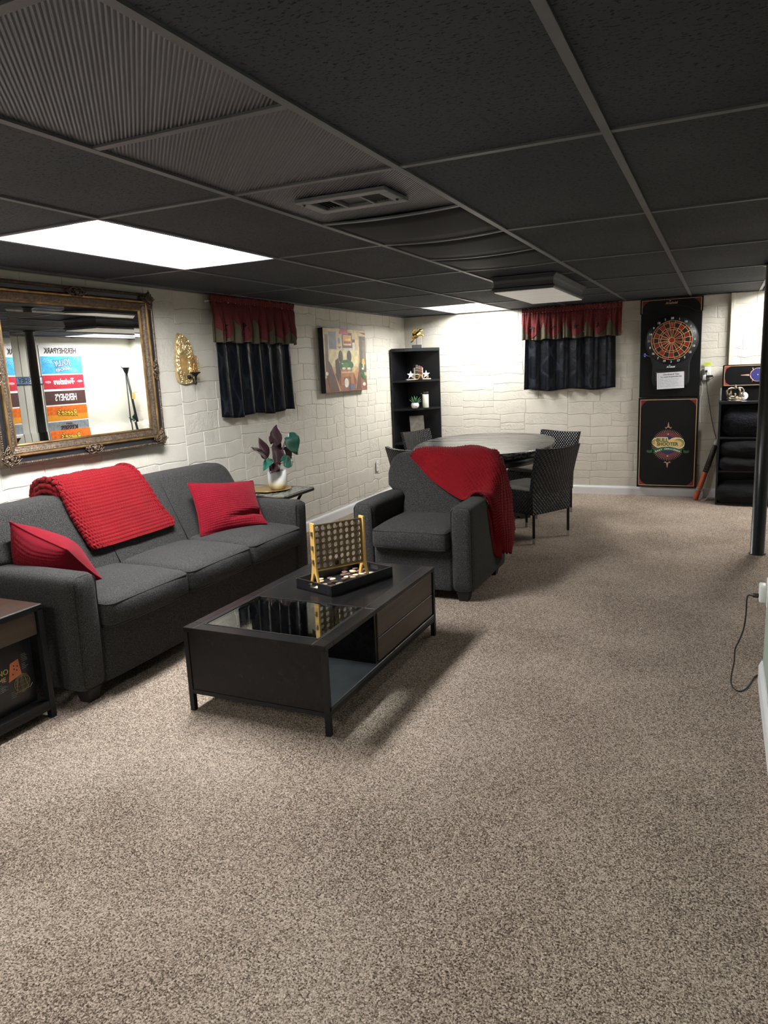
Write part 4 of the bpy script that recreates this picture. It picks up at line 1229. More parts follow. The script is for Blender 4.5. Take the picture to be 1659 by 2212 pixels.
# succulent and bud vase
p = S(-.050, .045)
r = thing('succulent', 'small spiky green succulent in a round white pot on the corner shelf', 'plant', (*p, .985))
P = lambda nm, mb, mt, rt=r, lb=None, mods=(): part(nm, mb, mt, rt, lb, False, mods)
P('pot', MB().lathe([(.001, 0), (.026, 0), (.042, .016), (.046, .036), (.041, .056), (.036, .062), (.033, .060), (.033, .054), (.001, .054)], 28), M_PLASTICW)
rnd = random.Random(9)
for k in range(16):
    a = k * 2.4; el = .25 + .075 * k; L = .075 + .015 * rnd.random()
    d = Vector((math.cos(a) * math.cos(el), math.sin(a) * math.cos(el), math.sin(el)))
    b0 = Vector((d.x * .008, d.y * .008, .054))
    P('leaf', MB().tube([b0, b0 + d * L * .5 + Vector((0, 0, .004)), b0 + d * L + Vector((0, 0, .010))], [.006, .0055, .0006], 6), M_GRNS if 'M_GRNS' in globals() else globals().setdefault('M_GRNS', leafmat('succulent_green', (.03, .10, .045), (.08, .19, .08), .4)))
p = S(.085, .035)
r = thing('bud_vase', 'tall white cylinder vase holding dried seed heads on the corner shelf', 'vase', (*p, .985))
P = lambda nm, mb, mt, rt=r, lb=None, mods=(): part(nm, mb, mt, rt, lb, False, mods)
P('vase_body', MB().lathe([(.001, 0), (.034, 0), (.036, .003), (.036, .150), (.034, .152), (.032, .150), (.032, .02), (.001, .02)], 28), plain('cream_ceramic', (.66, .66, .56), .45))
m = MB()
for k in range(26):
    a = rnd.uniform(0, 2 * PI); rr_ = rnd.uniform(0, .055); q = Vector((rr_ * math.cos(a), rr_ * math.sin(a), .16 + rnd.uniform(0, .016)))
    m.tube([(q.x * .3, q.y * .3, .13), q], .0010, 4); m.ball(q, .0055, n=6)
P('seed_heads', m, plain('dried_brown_seed', (.06, .048, .04), .8))
p = S(-.02, .02)
r = thing('slate_plaque', 'brown grey plaque leaning in the corner shelf below the succulent', 'plaque', (*p, .60), srz - 6)
m = MB(); m.bbox(-.085, .085, -.006, .006, 0, .30, .002, T(0, -.02, .002) @ RX(-11))
part('board', m, plain('brown_grey_slate', (.105, .095, .078), .7, vscale=25, var=.25), r, None, False)
# ------------------------------------------------------------------ dartboard cabinet on the far wall
M_CAB = plain('black_cabinet_laminate', (.0035, .0035, .004), .5, spec=.25, vscale=8, var=.25, bs=.06, bscale=90)
M_EDGE = plain('gold_pinstripe', (.62, .40, .20), .45, .2, var=.05)
M_REDFADE = plain('dark_red_print', (.16, .014, .012), .5, vscale=20, var=.3)
M_WPRINT = plain('white_numerals', (.80, .80, .80), .5, var=.02)
def BW(y): return lambda x, z, rot=0: T(x, y, z) @ RX(90) @ RZ(rot)         # flat drawing plane on the far wall facing the room
dx0, dx1 = -.458, .112; dcx = (dx0 + dx1) / 2
r = thing('dartboard_cabinet', 'tall black electronic dartboard with a lit looking red and black target on the far wall', 'dartboard', (dcx, W1, 1.04))
r['label'] = 'black electronic dartboard backboard with red and black target hung on the far wall'
P = lambda nm, mb, mt, rt=r, lb=None, mods=(): part(nm, mb, mt, rt, lb, True, mods, r)
P('backboard', MB().bbox(dx0, dx1, 7.045, W1 - .003, 1.038, 2.008, .003), M_CAB)
# header with an arched lower edge
ar = [(dx0 - .006, 2.010), (dx0 - .006, 1.868), (dx0 + .05, 1.868)] + [(dx0 + .05 + (dx1 - dx0 - .10) * i / 14, 1.868 + .072 * math.sin(PI * i / 14) ** .8) for i in range(15)] + [(dx1 - .05, 1.868), (dx1 + .006, 1.868), (dx1 + .006, 2.010)]
hd = P('header', MB().prism(ar, 0, .030, T(0, 7.045, 0) @ RX(90)), M_CAB)
yh = 7.0148
m = MB(); f = BW(yh)
for q in ((dx0 + .008, dx1 - .008, 1.995, 1.9995), (dx0 + .008, dx0 + .0135, 1.875, 1.9995), (dx1 - .0135, dx1 - .008, 1.875, 1.9995)): m.box(q[0], q[1], yh - .0005, yh, q[2], q[3])
P('header_stripe', m, M_EDGE, hd)
m = MB()
for s, x in ((1, dx0 + .0145), (-1, dx1 - .0145)): m.add([(x, yh - .0003, 1.994), (x + s * .065, yh - .0003, 1.994), (x + s * .02, yh - .0003, 1.96), (x, yh - .0003, 1.92)], [(0, 1, 2, 3)])
P('corner_print', m, M_REDFADE, hd)
m = text_mb('Arachnid', .030, f(dcx, 1.962), bold=.001, shear=.25); m.ball((dcx - .012, yh, 1.983), .010, .001, .005, 10)
P('header_logo', m, M_EDGE, hd)
# plastic housing
hx, hz, hr = -.160, 1.598, .250
def housing():
    pts = []
    for i in range(37):
        a = math.radians(-36 + 252 * i / 36); pts.append((hx + hr * math.cos(a), hz + hr * math.sin(a)))
    pts += [(hx - .176, 1.36), (hx - .178, 1.215), (hx - .170, 1.170), (hx - .15, 1.145), (hx - .12, 1.14), (hx + .12, 1.14), (hx + .15, 1.145), (hx + .170, 1.170), (hx + .178, 1.215), (hx + .176, 1.36)]
    return pts
ho = housing()
hc = Vector((hx, hz - .06))
def sc2(k): return [tuple(hc + (Vector(p) - hc) * k) for p in ho]
m = MB().loft([[(x, 7.045, z) for x, z in ho], [(x, 7.020, z) for x, z in ho], [(x, 7.006, z) for x, z in sc2(.975)], [(x, 7.004, z) for x, z in sc2(.94)]], smooth=False)
hs = P('housing', m, plain('charcoal_moulded_plastic', (.009, .010, .013), .5, spec=.4, bs=.1, bscale=300))
bx, bz, br = -.158, 1.600, .190
yd = 7.0035
P('number_ring', MB().lathe([(.001, 0), (.238, 0), (.238, .001), (.001, .0012)], 64, T(bx, yd, bz) @ RX(90)), M_BLACKPL, hs)
def wedge(mb, r0, r1, a0, a1, y, n=4):
    vs = []
    for rr in (r0, r1):
        for i in range(n + 1):
            a = a0 + (a1 - a0) * i / n; vs.append((bx + rr * math.sin(a), y, bz + rr * math.cos(a)))
    mb.add(vs, [(i, i + 1, n + 2 + i, n + 1 + i) for i in range(n)])
red, blk = MB(), MB()
order = [20, 1, 18, 4, 13, 6, 10, 15, 2, 17, 3, 19, 7, 16, 8, 11, 14, 9, 12, 5]
yb = yd - .0025
for k in range(20):
    a0, a1 = 2 * PI * (k - .5) / 20, 2 * PI * (k + .5) / 20
    A_, B2 = (red, blk) if k % 2 == 0 else (blk, red)
    wedge(A_, .028, .103, a0, a1, yb); wedge(B2, .103, .122, a0, a1, yb); wedge(A_, .122, .170, a0, a1, yb); wedge(B2, .170, .190, a0, a1, yb)
wedge(red, 0.0001, .013, 0, 2 * PI, yb, 24)
wedge(blk, .013, .0145, 0, 2 * PI, yb, 24); wedge(red, .0145, .026, 0, 2 * PI, yb, 24)
P('red_segments', red, plain('red_segment_plastic', (.27, .013, .010), .45, vscale=60, var=.25), hs)
P('black_segments', blk, plain('black_segment_plastic', (.008, .008, .008), .5), hs)
m = MB()
for rr in (.027, .103, .122, .170, .190): m.tube([(bx + rr * math.sin(2 * PI * i / 60), yb - .001, bz + rr * math.cos(2 * PI * i / 60)) for i in range(60)], .0017, 5, closed=True)
for k in range(20):
    a = 2 * PI * (k + .5) / 20; m.tube([(bx + rr * math.sin(a), yb - .001, bz + rr * math.cos(a)) for rr in (.027, .19)], .0015, 5)
P('spider', m, plain('yellow_gold_spider', (.66, .52, .20), .45, var=.05), hs)
m = MB(); f = BW(yd - .0016)
for k, nm in enumerate(order):
    a = 2 * PI * k / 20; text_mb(str(nm), .029, f(bx + .213 * math.sin(a), bz + .213 * math.cos(a)), bold=.0006, mb=m)
P('numerals', m, M_WPRINT, hs)
f = BW(7.0032)
m = text_mb('Arachnid', .022, f(hx, 1.338), bold=.0012, sx=.95, shear=.2); m.ball((hx - .01, 7.0032, 1.354), .008, .0008, .004, 8)
P('housing_logo', m, M_WPRINT, hs)
m = MB().bbox(hx - .115, hx + .115, 6.996, 7.006, 1.322, 1.328, .001); m.bbox(hx - .145, hx + .145, 7.000, 7.006, 1.165, 1.300, .004)
P('control_panel', m, M_BLACKPL, hs)
m = MB()
for z in (1.285, 1.27, 1.255, 1.24, 1.225, 1.21): m.bbox(hx - .140, hx - .122, 6.996, 7.001, z - .004, z + .004, .001)
P('button', m, plain('grey_buttons', (.10, .10, .11), .4), hs)
m = MB()
for z in (1.27, 1.25, 1.23): m.bbox(hx + .125, hx + .138, 6.997, 7.001, z - .003, z + .003, .001)
P('score_display', m, plain('dull_red_display', (.22, .02, .03), .3), hs)
# paper rules taped over the control panel
r = thing('rules_note', 'white sheet of handwritten dartboard rules hanging under the target', 'paper note', (-.158, 6.99, 1.115))
P = lambda nm, mb, mt, rt=r, lb=None, mods=(): part(nm, mb, mt, rt, lb, True, mods, r)
NM = T(-.158, 6.991, 1.205) @ RY(-2)
P('sheet', MB().bbox(-.128, .128, -.0012, .0012, -.083, .080, .0005, NM), plain('white_paper', (.74, .75, .78), .5, var=.02))
m = MB(); NF = NM @ T(0, -.0016, 0) @ RX(90)
for body, s, y, sh in (('Dartboard Tips', .024, .060, .3), ('For adults & supervised kids', .0175, .036, .25)): text_mb(body, s, NF @ T(.006, y, 0), .0003, shear=sh, bold=.0003, mb=m)
rnd = random.Random(12)
for k in range(6):
    z = .016 - k * .015; x = -.100; pts = []
    end = .115 - rnd.uniform(0, .05)
    while x < end:
        if rnd.random() < .13:
            if len(pts) > 2: m.tube(pts, .0006, 4)
            pts = []; x += .008
        pts.append(NM @ Vector((x, -.0016, z + rnd.uniform(-.0035, .004)))); x += .0032
    if len(pts) > 2: m.tube(pts, .0006, 4)
P('handwriting', m, plain('blue_black_ink', (.03, .03, .05), .6))
m = MB().box(-.112, -.110, -.0016, -.0012, -.078, .072, NM)
P('margin_fold', m, plain('grey_fold', (.25, .26, .30), .6))
# darts
def dart(label, x, z, tilt, col, yaw=0):
    r = thing('dart', label, 'dart', (x, yb - .001, z), 0, None)
    P = lambda nm, mb, mt, rt=r, lb=None, mods=(): part(nm, mb, mt, rt, lb, False, mods)
    M = RZ(yaw) @ RX(90 + tilt)
    P('barrel', MB().lathe([(.0004, 0), (.001, .02), (.0022, .026), (.0034, .032), (.0034, .072), (.002, .078), (.002, .10)], 10, M), plain('steel_dart', (.35, .33, .32), .35, .8))
    m = MB()
    for k in range(4): m.add([(0, 0, .095), (.017, 0, .108), (.017, 0, .135), (0, 0, .140)], [(0, 1, 2, 3)], False, M @ RZ(90 * k))
    P('flight', m, col, r, None, [('SOLIDIFY', dict(thickness=.0005))])
M_FRED = plain('pink_red_flight', (.35, .05, .07), .4); M_FBLUE = plain('blue_violet_flight', (.09, .09, .38), .4); M_FOR = plain('orange_red_flight', (.55, .08, .03), .4)
dart('dart with a violet red flight stuck left above the bullseye', -.19, 1.668, -6, M_FBLUE, 6)
dart('dart with a red flight stuck in the twenty segment', -.152, 1.742, -5, M_FRED)
dart('dart with an orange flight stuck just below the bullseye', -.143, 1.552, -5, M_FOR)
dart('dart with an orange flight stuck low left near number seven', -.232, 1.495, -5, M_FOR)
dart('blue flight dart stuck in the rim beside number sixteen', -.348, 1.447, -8, M_FBLUE, -25)

# lower panel with the printed emblem
r = thing('dart_challenge_panel', 'black lower panel with a green and gold dart challenge emblem', 'panel', (dcx, W1, .105))
P = lambda nm, mb, mt, rt=r, lb=None, mods=(): part(nm, mb, mt, rt, lb, True, mods, r)
pz0, pz1 = .102, 1.032
px0, px1 = dx0 - .004, dx1 + .004
P('board', MB().bbox(px0, px1, 7.040, W1 - .016, pz0, pz1, .003), M_CAB)
y0 = 7.0398
m = MB(); e = .018
for q in ((px0 + e, px1 - e, pz1 - e - .006, pz1 - e), (px0 + e, px1 - e, pz0 + e, pz0 + e + .006), (px0 + e, px0 + e + .006, pz0 + e, pz1 - e), (px1 - e - .006, px1 - e, pz0 + e, pz1 - e)): m.box(q[0], q[1], y0 - .0006, y0, q[2], q[3])
P('border_stripe', m, M_EDGE)
m = MB(); e2 = e + .007
for sx, x in ((1, px0 + e2), (-1, px1 - e2)):
    for sz, z in ((1, pz0 + e2), (-1, pz1 - e2)):
        m.add([(x, y0 - .0004, z), (x + sx * .07, y0 - .0004, z), (x + sx * .038, y0 - .0004, z + sz * .018), (x + sx * .016, y0 - .0004, z + sz * .042), (x, y0 - .0004, z + sz * .075)], [(0, 1, 2, 3, 4)])
P('corner_print', m, M_REDFADE)
ecx, ecz, ES = dcx + .008, .545, 1.2
yy = [y0 - .0006]
def lay(name, mb, mt, lb=None):
    yy[0] -= .0005; return P(name, mb, mt, r, lb)
def flat(poly): return MB().add([(ecx + ES * x, yy[0] - .0005, ecz + ES * z) for x, z in poly], [tuple(range(len(poly)))])
def circ(R, n=48, sx=1): return [(R * sx * math.cos(2 * PI * i / n), R * math.sin(2 * PI * i / n)) for i in range(n)]
M_COPPER = plain('copper_print', (.42, .24, .17), .45); M_NAVY = plain('navy_print', (.018, .030, .085), .45); M_PLUM = plain('plum_print', (.16, .035, .045), .45)
M_TAN = plain('tan_gold_print', (.74, .50, .20), .5, var=.04); M_CREAMI = plain('cream_print', (.85, .74, .50), .5, var=.03); M_GRNI = plain('green_print', (.045, .13, .03), .5, var=.1)
m = MB()
for k in range(58):
    a = 2 * PI * k / 58
    d = Vector((math.cos(a), math.sin(a))); t_ = Vector((-d.y, d.x))
    q = [d * .112 - t_ * .0026, d * .112 + t_ * .0026, d * .136 + t_ * .0006, d * .136 - t_ * .0006]
    m.add([(ecx + ES * p.x, yy[0] - .0005, ecz + ES * p.y) for p in q], [(0, 1, 2, 3)])
for s in (1, -1):
    for q in ([(-.009, .150), (.009, .150), (.0015, .196), (-.0015, .196)], [(-.030, .154), (-.018, .140), (-.010, .146), (-.009, .158), (-.018, .152)], [(.030, .154), (.018, .140), (.010, .146), (.009, .158), (.018, .152)]):
        m.add([(ecx + ES * x, yy[0] - .0005, ecz + ES * s * z) for x, z in q], [tuple(range(len(q)))])
lay('emblem_rays', m, M_COPPER)
lay('emblem_ring', flat(circ(.110)), M_PLUM); lay('emblem_disc', flat(circ(.078)), M_NAVY)
m = MB()
for s in (1, -1): m.add([(ecx + ES * x, yy[0] - .0005, ecz + ES * (s * .094 + z)) for x, z in star(.008, .003)], [tuple(range(10))])
lay('emblem_star', m, M_CREAMI)
# ribbon with curled ends
m = MB()
rib = [(-.165 + .33 * i / 24, -.062 + .030 * math.cos((i / 24 - .5) * PI) - .012 * math.sin(4 * PI * i / 24) * 0) for i in range(25)]
top = [(x, z + .016) for x, z in rib[3:22]]; bot = [(x, z - .016) for x, z in rib[3:22]]
m = flat(top + bot[::-1])
for s in (-1, 1): m.add([(ecx + ES * s * x, yy[0] - .0005, ecz + ES * z) for x, z in ((.118, -.035), (.150, -.050), (.168, -.040), (.160, -.055), (.176, -.045), (.165, -.066), (.145, -.068), (.112, -.062))], [tuple(range(8))])
lay('emblem_ribbon', m, plain('ribbon_green_print', (.025, .11, .035), .5))
yr = yy[0] - .0006
m = MB()
for i, chh in enumerate('DART CHALLENGE'):
    t_ = (i - 6.5) / 6.5; x = t_ * .094; z = -.032 - .030 * (1 - math.cos(t_ * 1.35))
    text_mb(chh, .022, T(ecx + ES * x, yr, ecz + ES * z) @ RX(90) @ RZ(-t_ * 20), .0003, bold=.0007, mb=m)
yy[0] = yr; P('ribbon_lettering', m, M_WPRINT)
bub = [(-.128, .040), (-.112, .060), (-.085, .068), (-.005, .068), (0, .060), (.003, .046), (.012, .046), (.030, .058), (.060, .066), (.098, .063), (.122, .048), (.133, .020), (.130, -.008), (.112, -.026), (.090, -.032), (.060, -.022), (.010, -.012), (-.040, -.016), (-.082, -.024), (-.100, -.014), (-.122, .006), (-.131, .022)]
lay('emblem_plate_edge', flat(bub), M_CREAMI)
lay('emblem_plate', flat([(x * .955, .021 + (z - .021) * .87) for x, z in bub]), M_TAN)
m = MB()
for (cx1, cz1, R, a0, a1, w) in ((-.098, .026, .026, 70, 260, .006), (-.092, .026, .020, 80, 250, .003), (.085, .018, .040, -70, 150, .007), (.085, .016, .030, -60, 130, .003)):
    n = 16; o = []; ii = []
    for i in range(n + 1):
        t_ = i / n; a = math.radians(a0 + (a1 - a0) * t_); ww = w * math.sin(PI * t_) * .5 + .0005
        o.append((cx1 + (R + ww) * math.cos(a), cz1 + (R * .8 + ww) * math.sin(a))); ii.append((cx1 + (R - ww) * math.cos(a), cz1 + (R * .8 - ww) * math.sin(a)))
    for i in range(n): m.add([(ecx + ES * p[0], yy[0] - .0005, ecz + ES * p[1]) for p in (o[i], o[i + 1], ii[i + 1], ii[i])], [(0, 1, 2, 3)])
lay('emblem_swirl', m, M_GRNI)
yl = yy[0] - .0006
m = text_mb('BULL', .054, T(ecx - .055, yl, ecz + .052) @ RX(90), .0003, bold=.0016, sx=.95); text_mb('SHOOTER', .049, T(ecx - .004, yl, ecz + .010) @ RX(90), .0003, bold=.0016, sx=.92, mb=m)
P('emblem_lettering', m, M_GRNI)

# ------------------------------------------------------------------ outlets, adapters and cords
def outlet(root, M):
    P = lambda nm, mb, mt, lb=None: part(nm, mb, mt, root, lb, False)
    P('cover_plate', MB().bbox(-.035, .035, -.006, 0, -.057, .057, .003, M), M_PLASTICW)
    m = MB()
    for z in (-.02, .02): m.bbox(-.016, .016, -.008, -.004, z - .013, z + .013, .003, M)
    P('socket_face', m, M_PLASTICW)
    m = MB()
    for z in (-.02, .02):
        for x in (-.006, .006): m.box(x - .001, x + .001, -.0084, -.007, z - .004, z + .005, M)
    P('slot', m, M_BLACKPL)
r = thing('wall_outlet', 'white wall outlet low on the left stone wall past the tray table', 'outlet', (W0 + .007, 6.195, .40)); outlet(r, RZ(90))
r = thing('wall_outlet', 'white outlet with plug in adapters beside the dartboard on the far wall', 'outlet', (.165, W1 - .006, 1.235)); outlet(r, RZ(0))
r = thing('plug_adapter', 'white surge plug adapter on the outlet right of the dartboard', 'adapter', (.178, W1 - .02, 1.25))
P = lambda nm, mb, mt, rt=r, lb=None, mods=(): part(nm, mb, mt, rt, lb, True, mods, r)
P('body', MB().bbox(.150, .212, 7.055, W1 - .014, 1.225, 1.325, .006, seg=2), M_PLASTICW)
P('body', MB().bbox(.138, .172, 7.045, W1 - .014, 1.195, 1.245, .005, seg=2), M_PLASTICW)
P('plug', MB().bbox(.160, .180, 7.025, 7.056, 1.270, 1.292, .004, seg=2), M_BLACKPL, r, 'round black plug')
P('charger', MB().bbox(.175, .232, 7.030, W1 - .014, 1.222, 1.242, .004, seg=2), M_BLACKPL, r, 'slim black charger')
m = MB().bbox(.145, .215, 7.088, 7.090, 1.333, 1.368, .0005)
r2 = thing('yellow_sticker', 'fluorescent yellow handwritten sticker above the outlet adapter', 'sticker', (.18, 7.09, 1.33)); part('sticker_paper', m, plain('fluorescent_yellow_paper', (.62, .72, .06), .6, var=.05), r2, None, True)
m = MB(); rnd = random.Random(2)
for z in (1.357, 1.345): m.tube([(.15 + .006 * i, 7.0875, z + rnd.uniform(-.004, .004)) for i in range(10)], .0011, 4)
part('scribble', m, plain('olive_ink', (.16, .20, .02), .6), r2, None, True)
def cable(pts, rad, n=40): return MB().tube([catmull([Vector(p) for p in pts], t / n) for t in range(n + 1)], rad, 6)
solo('power_cord', cable([(.170, 7.030, 1.28), (.172, 7.022, 1.24), (.182, 7.045, 1.12), (.205, 7.06, .98), (.232, 7.065, .83), (.262, 7.07, .70), (.288, 7.075, .60), (.296, 7.08, .48), (.30, 7.085, .35), (.31, 7.085, .1), (.33, 7.08, .003)], .0032), M_BLACKPL, 'black power cord hanging from the adapter beside the dartboard', 'cord')
solo('charging_cable', cable([(.230, 7.04, 1.232), (.238, 7.05, 1.222), (.215, 7.07, 1.205), (.17, 7.08, 1.185), (.125, 7.085, 1.18), (.118, 7.088, 1.18)], .002), M_BLACKPL, 'thin black charging cable looping behind the dartboard', 'cable')
solo('white_cord', cable([(.116, 7.08, 1.185), (.130, 7.07, 1.178), (.139, 7.07, 1.12), (.136, 7.07, 1.06), (.124, 7.07, .98), (.126, 7.07, .87), (.129, 7.07, .79), (.1345, 7.07, .765)], .004), M_PLASTICW, 'white cord dangling from the right edge of the dartboard', 'cord')
# the socket on the green wall end
r = thing('wall_outlet', 'white outlet adapter with black plug on the green wall end at right', 'outlet', (.525, 2.30, .335))
P = lambda nm, mb, mt, rt=r, lb=None, mods=(): part(nm, mb, mt, rt, lb, True, mods, r)
oy = 2.38
P('cover_plate', MB().bbox(.518, .5255, oy - .036, oy + .036, .375, .490, .003), M_PLASTICW)
P('adapter', MB().bbox(.490, .519, oy - .032, oy + .032, .395, .468, .006, seg=2), M_PLASTICW)
P('plug', MB().lathe([(.004, 0), (.005, .014), (.010, .018), (.010, .036), (.008, .040)], 10, T(.452, oy + .003, .415) @ RY(90)), M_BLACKPL, r, 'black plug')
solo('floor_cord', cable([(.452, oy + .003, .415), (.446, oy, .40), (.445, oy, .322), (.439, oy, .259), (.424, oy, .204), (.411, oy, .166), (.410, oy, .106), (.402, oy - .01, .051), (.403, oy - .03, .012), (.425, 2.311, .004), (.448, 2.324, .004), (.468, 2.375, .004), (.488, 2.453, .004), (.511, 2.513, .004), (.60, 2.60, .004)], .0032, 60), M_BLACKPL, 'thin black cord drooping from the right wall outlet onto the carpet', 'cord')

# ------------------------------------------------------------------ black shelf unit on the right with cushions and crown
r = thing('black_shelf_unit', 'open black shelf unit behind the pole stuffed with black cushions', 'shelf', (.60, 6.88, 0))
P = lambda nm, mb, mt, rt=r, lb=None, mods=(): part(nm, mb, mt, rt, lb, True, mods, r)
kx0, kx1, ky0, ky1 = .300, .915, 6.70, 7.05
P('side_panel', MB().bbox(kx0, kx0 + .018, ky0, ky1, 0, .975, .002), M_SHELF); P('side_panel', MB().bbox(kx1 - .018, kx1, ky0, ky1, 0, .975, .002), M_SHELF)
P('back_panel', MB().box(kx0 + .018, kx1 - .018, ky1 - .012, ky1, 0, .975), M_SHELF)
P('top_board', MB().bbox(kx0 - .004, kx1 + .004, ky0 - .006, ky1, .972, .997, .002), M_SHELF)
for z in (.655, .335, .015): P('shelf', MB().bbox(kx0 + .018, kx1 - .018, ky0 + .005, ky1 - .012, z - .015, z + .003, .001), M_SHELF)
M_BCUSH = plain('black_cushion_cloth', (.005, .005, .006), .85, spec=.2, vscale=14, var=.3, bs=.35, bscale=40, bd=.01, sheen=.04)
def bcush(label, x0, x1, z0, z1, yfront, seed, fur=0):
    mb = MB().rbox(x0, x1, yfront, 7.02, z0, z1, (z1 - z0) * .45, 28, (.0, .03, .02))
    for i, p in enumerate(mb.v):
        q = p * 9
        mb.v[i] = p + Vector((0, -1, .4)) * (.012 * noise.noise((q.x, q.y + seed, q.z * 1.6)) + (.006 * noise.noise((q.x * 5, q.z * 5, seed)) if fur else .004 * noise.noise((q.x * 2.5, seed, q.z * 4))))
    mb.v = [Vector((p.x, p.y, max(p.z, z0))) for p in mb.v]
    return solo('black_cushion', mb, plain('black_fleece', (.005, .006, .009), .9, spec=.2, vscale=30, var=.6, bs=.8, bscale=55, bd=.02, sheen=.08) if fur else M_BCUSH, label, 'cushion', 'black cushions in the right shelf unit')
bcush('fuzzy black cushion on the upper compartment of the right shelf unit', .322, .893, .660, .930, 6.715, 1, 1)
bcush('plump black cushion on top in the middle compartment of the right shelf unit', .322, .893, .462, .625, 6.690, 2)
bcush('flatter black cushion underneath in the middle compartment of the right shelf unit', .322, .893, .340, .462, 6.675, 3)
bcush('black cushion sagging out of the bottom compartment of the right shelf unit', .300, .893, .020, .200, 6.655, 4)
# second backboard standing on the shelf unit
r = thing('dart_header_cabinet', 'black dart backboard with a blue roundel header standing on the right shelf unit', 'cabinet', (.62, 6.95, .997))
P = lambda nm, mb, mt, rt=r, lb=None, mods=(): part(nm, mb, mt, rt, lb, True, mods, r)
P('box', MB().bbox(.318, .915, 6.92, 7.05, .998, 1.330, .002), M_CAB)
P('header_board', MB().bbox(.322, .911, 6.893, 6.92, 1.128, 1.336, .002), M_CAB)
yq = 6.8925
m = MB()
for q in ((.332, .901, 1.322, 1.327), (.332, .901, 1.138, 1.143), (.332, .337, 1.138, 1.327), (.896, .901, 1.138, 1.327)): m.box(q[0], q[1], yq - .0006, yq, q[2], q[3])
P('border_stripe', m, M_EDGE)
m = MB()
for sz, z in ((1, 1.144), (-1, 1.321)): m.add([(.338, yq - .0003, z), (.385, yq - .0003, z), (.350, yq - .0003, z + sz * .022), (.338, yq - .0003, z + sz * .065)], [(0, 1, 2, 3)])
P('corner_print', m, plain('rose_red_print', (.35, .05, .05), .5))
m = MB().lathe([(.001, 0), (.058, 0), (.058, .001), (.001, .001)], 40, T(.622, yq - .0005, 1.235) @ RX(90), False)
P('roundel', m, plain('blue_roundel', (.03, .035, .17), .45))
m = MB().tube([(.622 + .062 * math.cos(2 * PI * i / 40), yq - .001, 1.235 + .062 * math.sin(2 * PI * i / 40)) for i in range(40)], .0022, 5, closed=True)
m.lathe([(.001, 0), (.006, 0), (.006, .001), (.001, .001)], 14, T(.622, yq - .0016, 1.235) @ RX(90))
for sx in (-1, 1):
    m.add([(.622 + sx * x, yq - .0012, 1.235 + z) for x, z in ((.145, .002), (.072, .008), (.072, -.008), (.145, -.002))], [(0, 1, 2, 3)])
    for sz in (-1, 1): m.tube([(.622 + sx * .066, yq - .0012, 1.235 + sz * .006), (.622 + sx * .058, yq - .0012, 1.235 + sz * .030), (.622 + sx * .040, yq - .0012, 1.235 + sz * .045), (.622 + sx * .047, yq - .0012, 1.235 + sz * .066)], .0034, 5)
P('roundel_border', m, plain('salmon_print', (.70, .38, .28), .5))
solo('silver_strip', MB().bbox(.303, .316, 6.90, 6.93, .998, 1.12, .002), plain('satin_aluminium', (.45, .46, .47), .35, .7), 'short satin metal strip standing left of the crown', 'metal strip')
r = thing('crown_ornament', 'antique silver crown ornament on top of the right shelf unit', 'crown', (.435, 6.79, .997))
P = lambda nm, mb, mt, rt=r, lb=None, mods=(): part(nm, mb, mt, rt, lb, False, mods)
M_SILV = plain('antique_silver', (.42, .37, .28), .32, .9, vscale=45, var=.5, bs=.3, bscale=90)
m = MB().lathe([(.062, 0), (.068, .002), (.068, .008), (.064, .011), (.066, .014), (.066, .034), (.063, .037), (.067, .040), (.067, .045), (.062, .046), (.060, .040), (.060, .004)], 40, caps=False)
for k in range(14): m.ball((.068 * math.cos(2 * PI * k / 14), .068 * math.sin(2 * PI * k / 14), .024), .0065, n=8)
P('band', m, M_SILV)
m = MB()
for k in range(8):
    a = 2 * PI * k / 8; c, s = math.cos(a), math.sin(a)
    m.ball((.068 * c, .068 * s, .056), .006, .006, .014, 8); m.ball((.070 * c, .070 * s, .066), .009, .009, .006, 8)
P('fleuron', m, M_SILV)
for k in range(4):
    a = 2 * PI * k / 4 + .5; c, s = math.cos(a), math.sin(a)
    P('arch', MB().tube([(R_ * c, R_ * s, z) for R_, z in ((.066, .045), (.080, .075), (.082, .098), (.066, .118), (.038, .124), (.012, .118), (.002, .112))], [.0075, .0085, .0085, .008, .007, .006, .005], 8), M_SILV)
P('orb', MB().ball((0, 0, .128), .013, n=12).ball((0, 0, .143), .006, .003, .009, 8).ball((0, 0, .145), .010, .003, .004, 8), M_SILV)
r = thing('round_glass_coaster', 'small clear round disc with paper tag standing behind the crown', 'ornament', (.508, 6.84, .997))
P = lambda nm, mb, mt, rt=r, lb=None, mods=(): part(nm, mb, mt, rt, lb, False, mods)
P('disc', MB().lathe([(.001, 0), (.037, 0), (.040, .003), (.037, .006), (.001, .006)], 30, T(0, 0, .041) @ RX(80)), plain('pearly_white_disc', (.72, .75, .72), .2, var=.1))
P('mark', MB().lathe([(.001, 0), (.010, 0), (.010, .001), (.001, .001)], 14, T(0, -.0075, .045) @ RX(80)), plain('grey_mark', (.2, .22, .24), .4))
P('tag', MB().bbox(-.02, .024, -.137, -.115, -.014, .002, .001), M_PLASTICW)
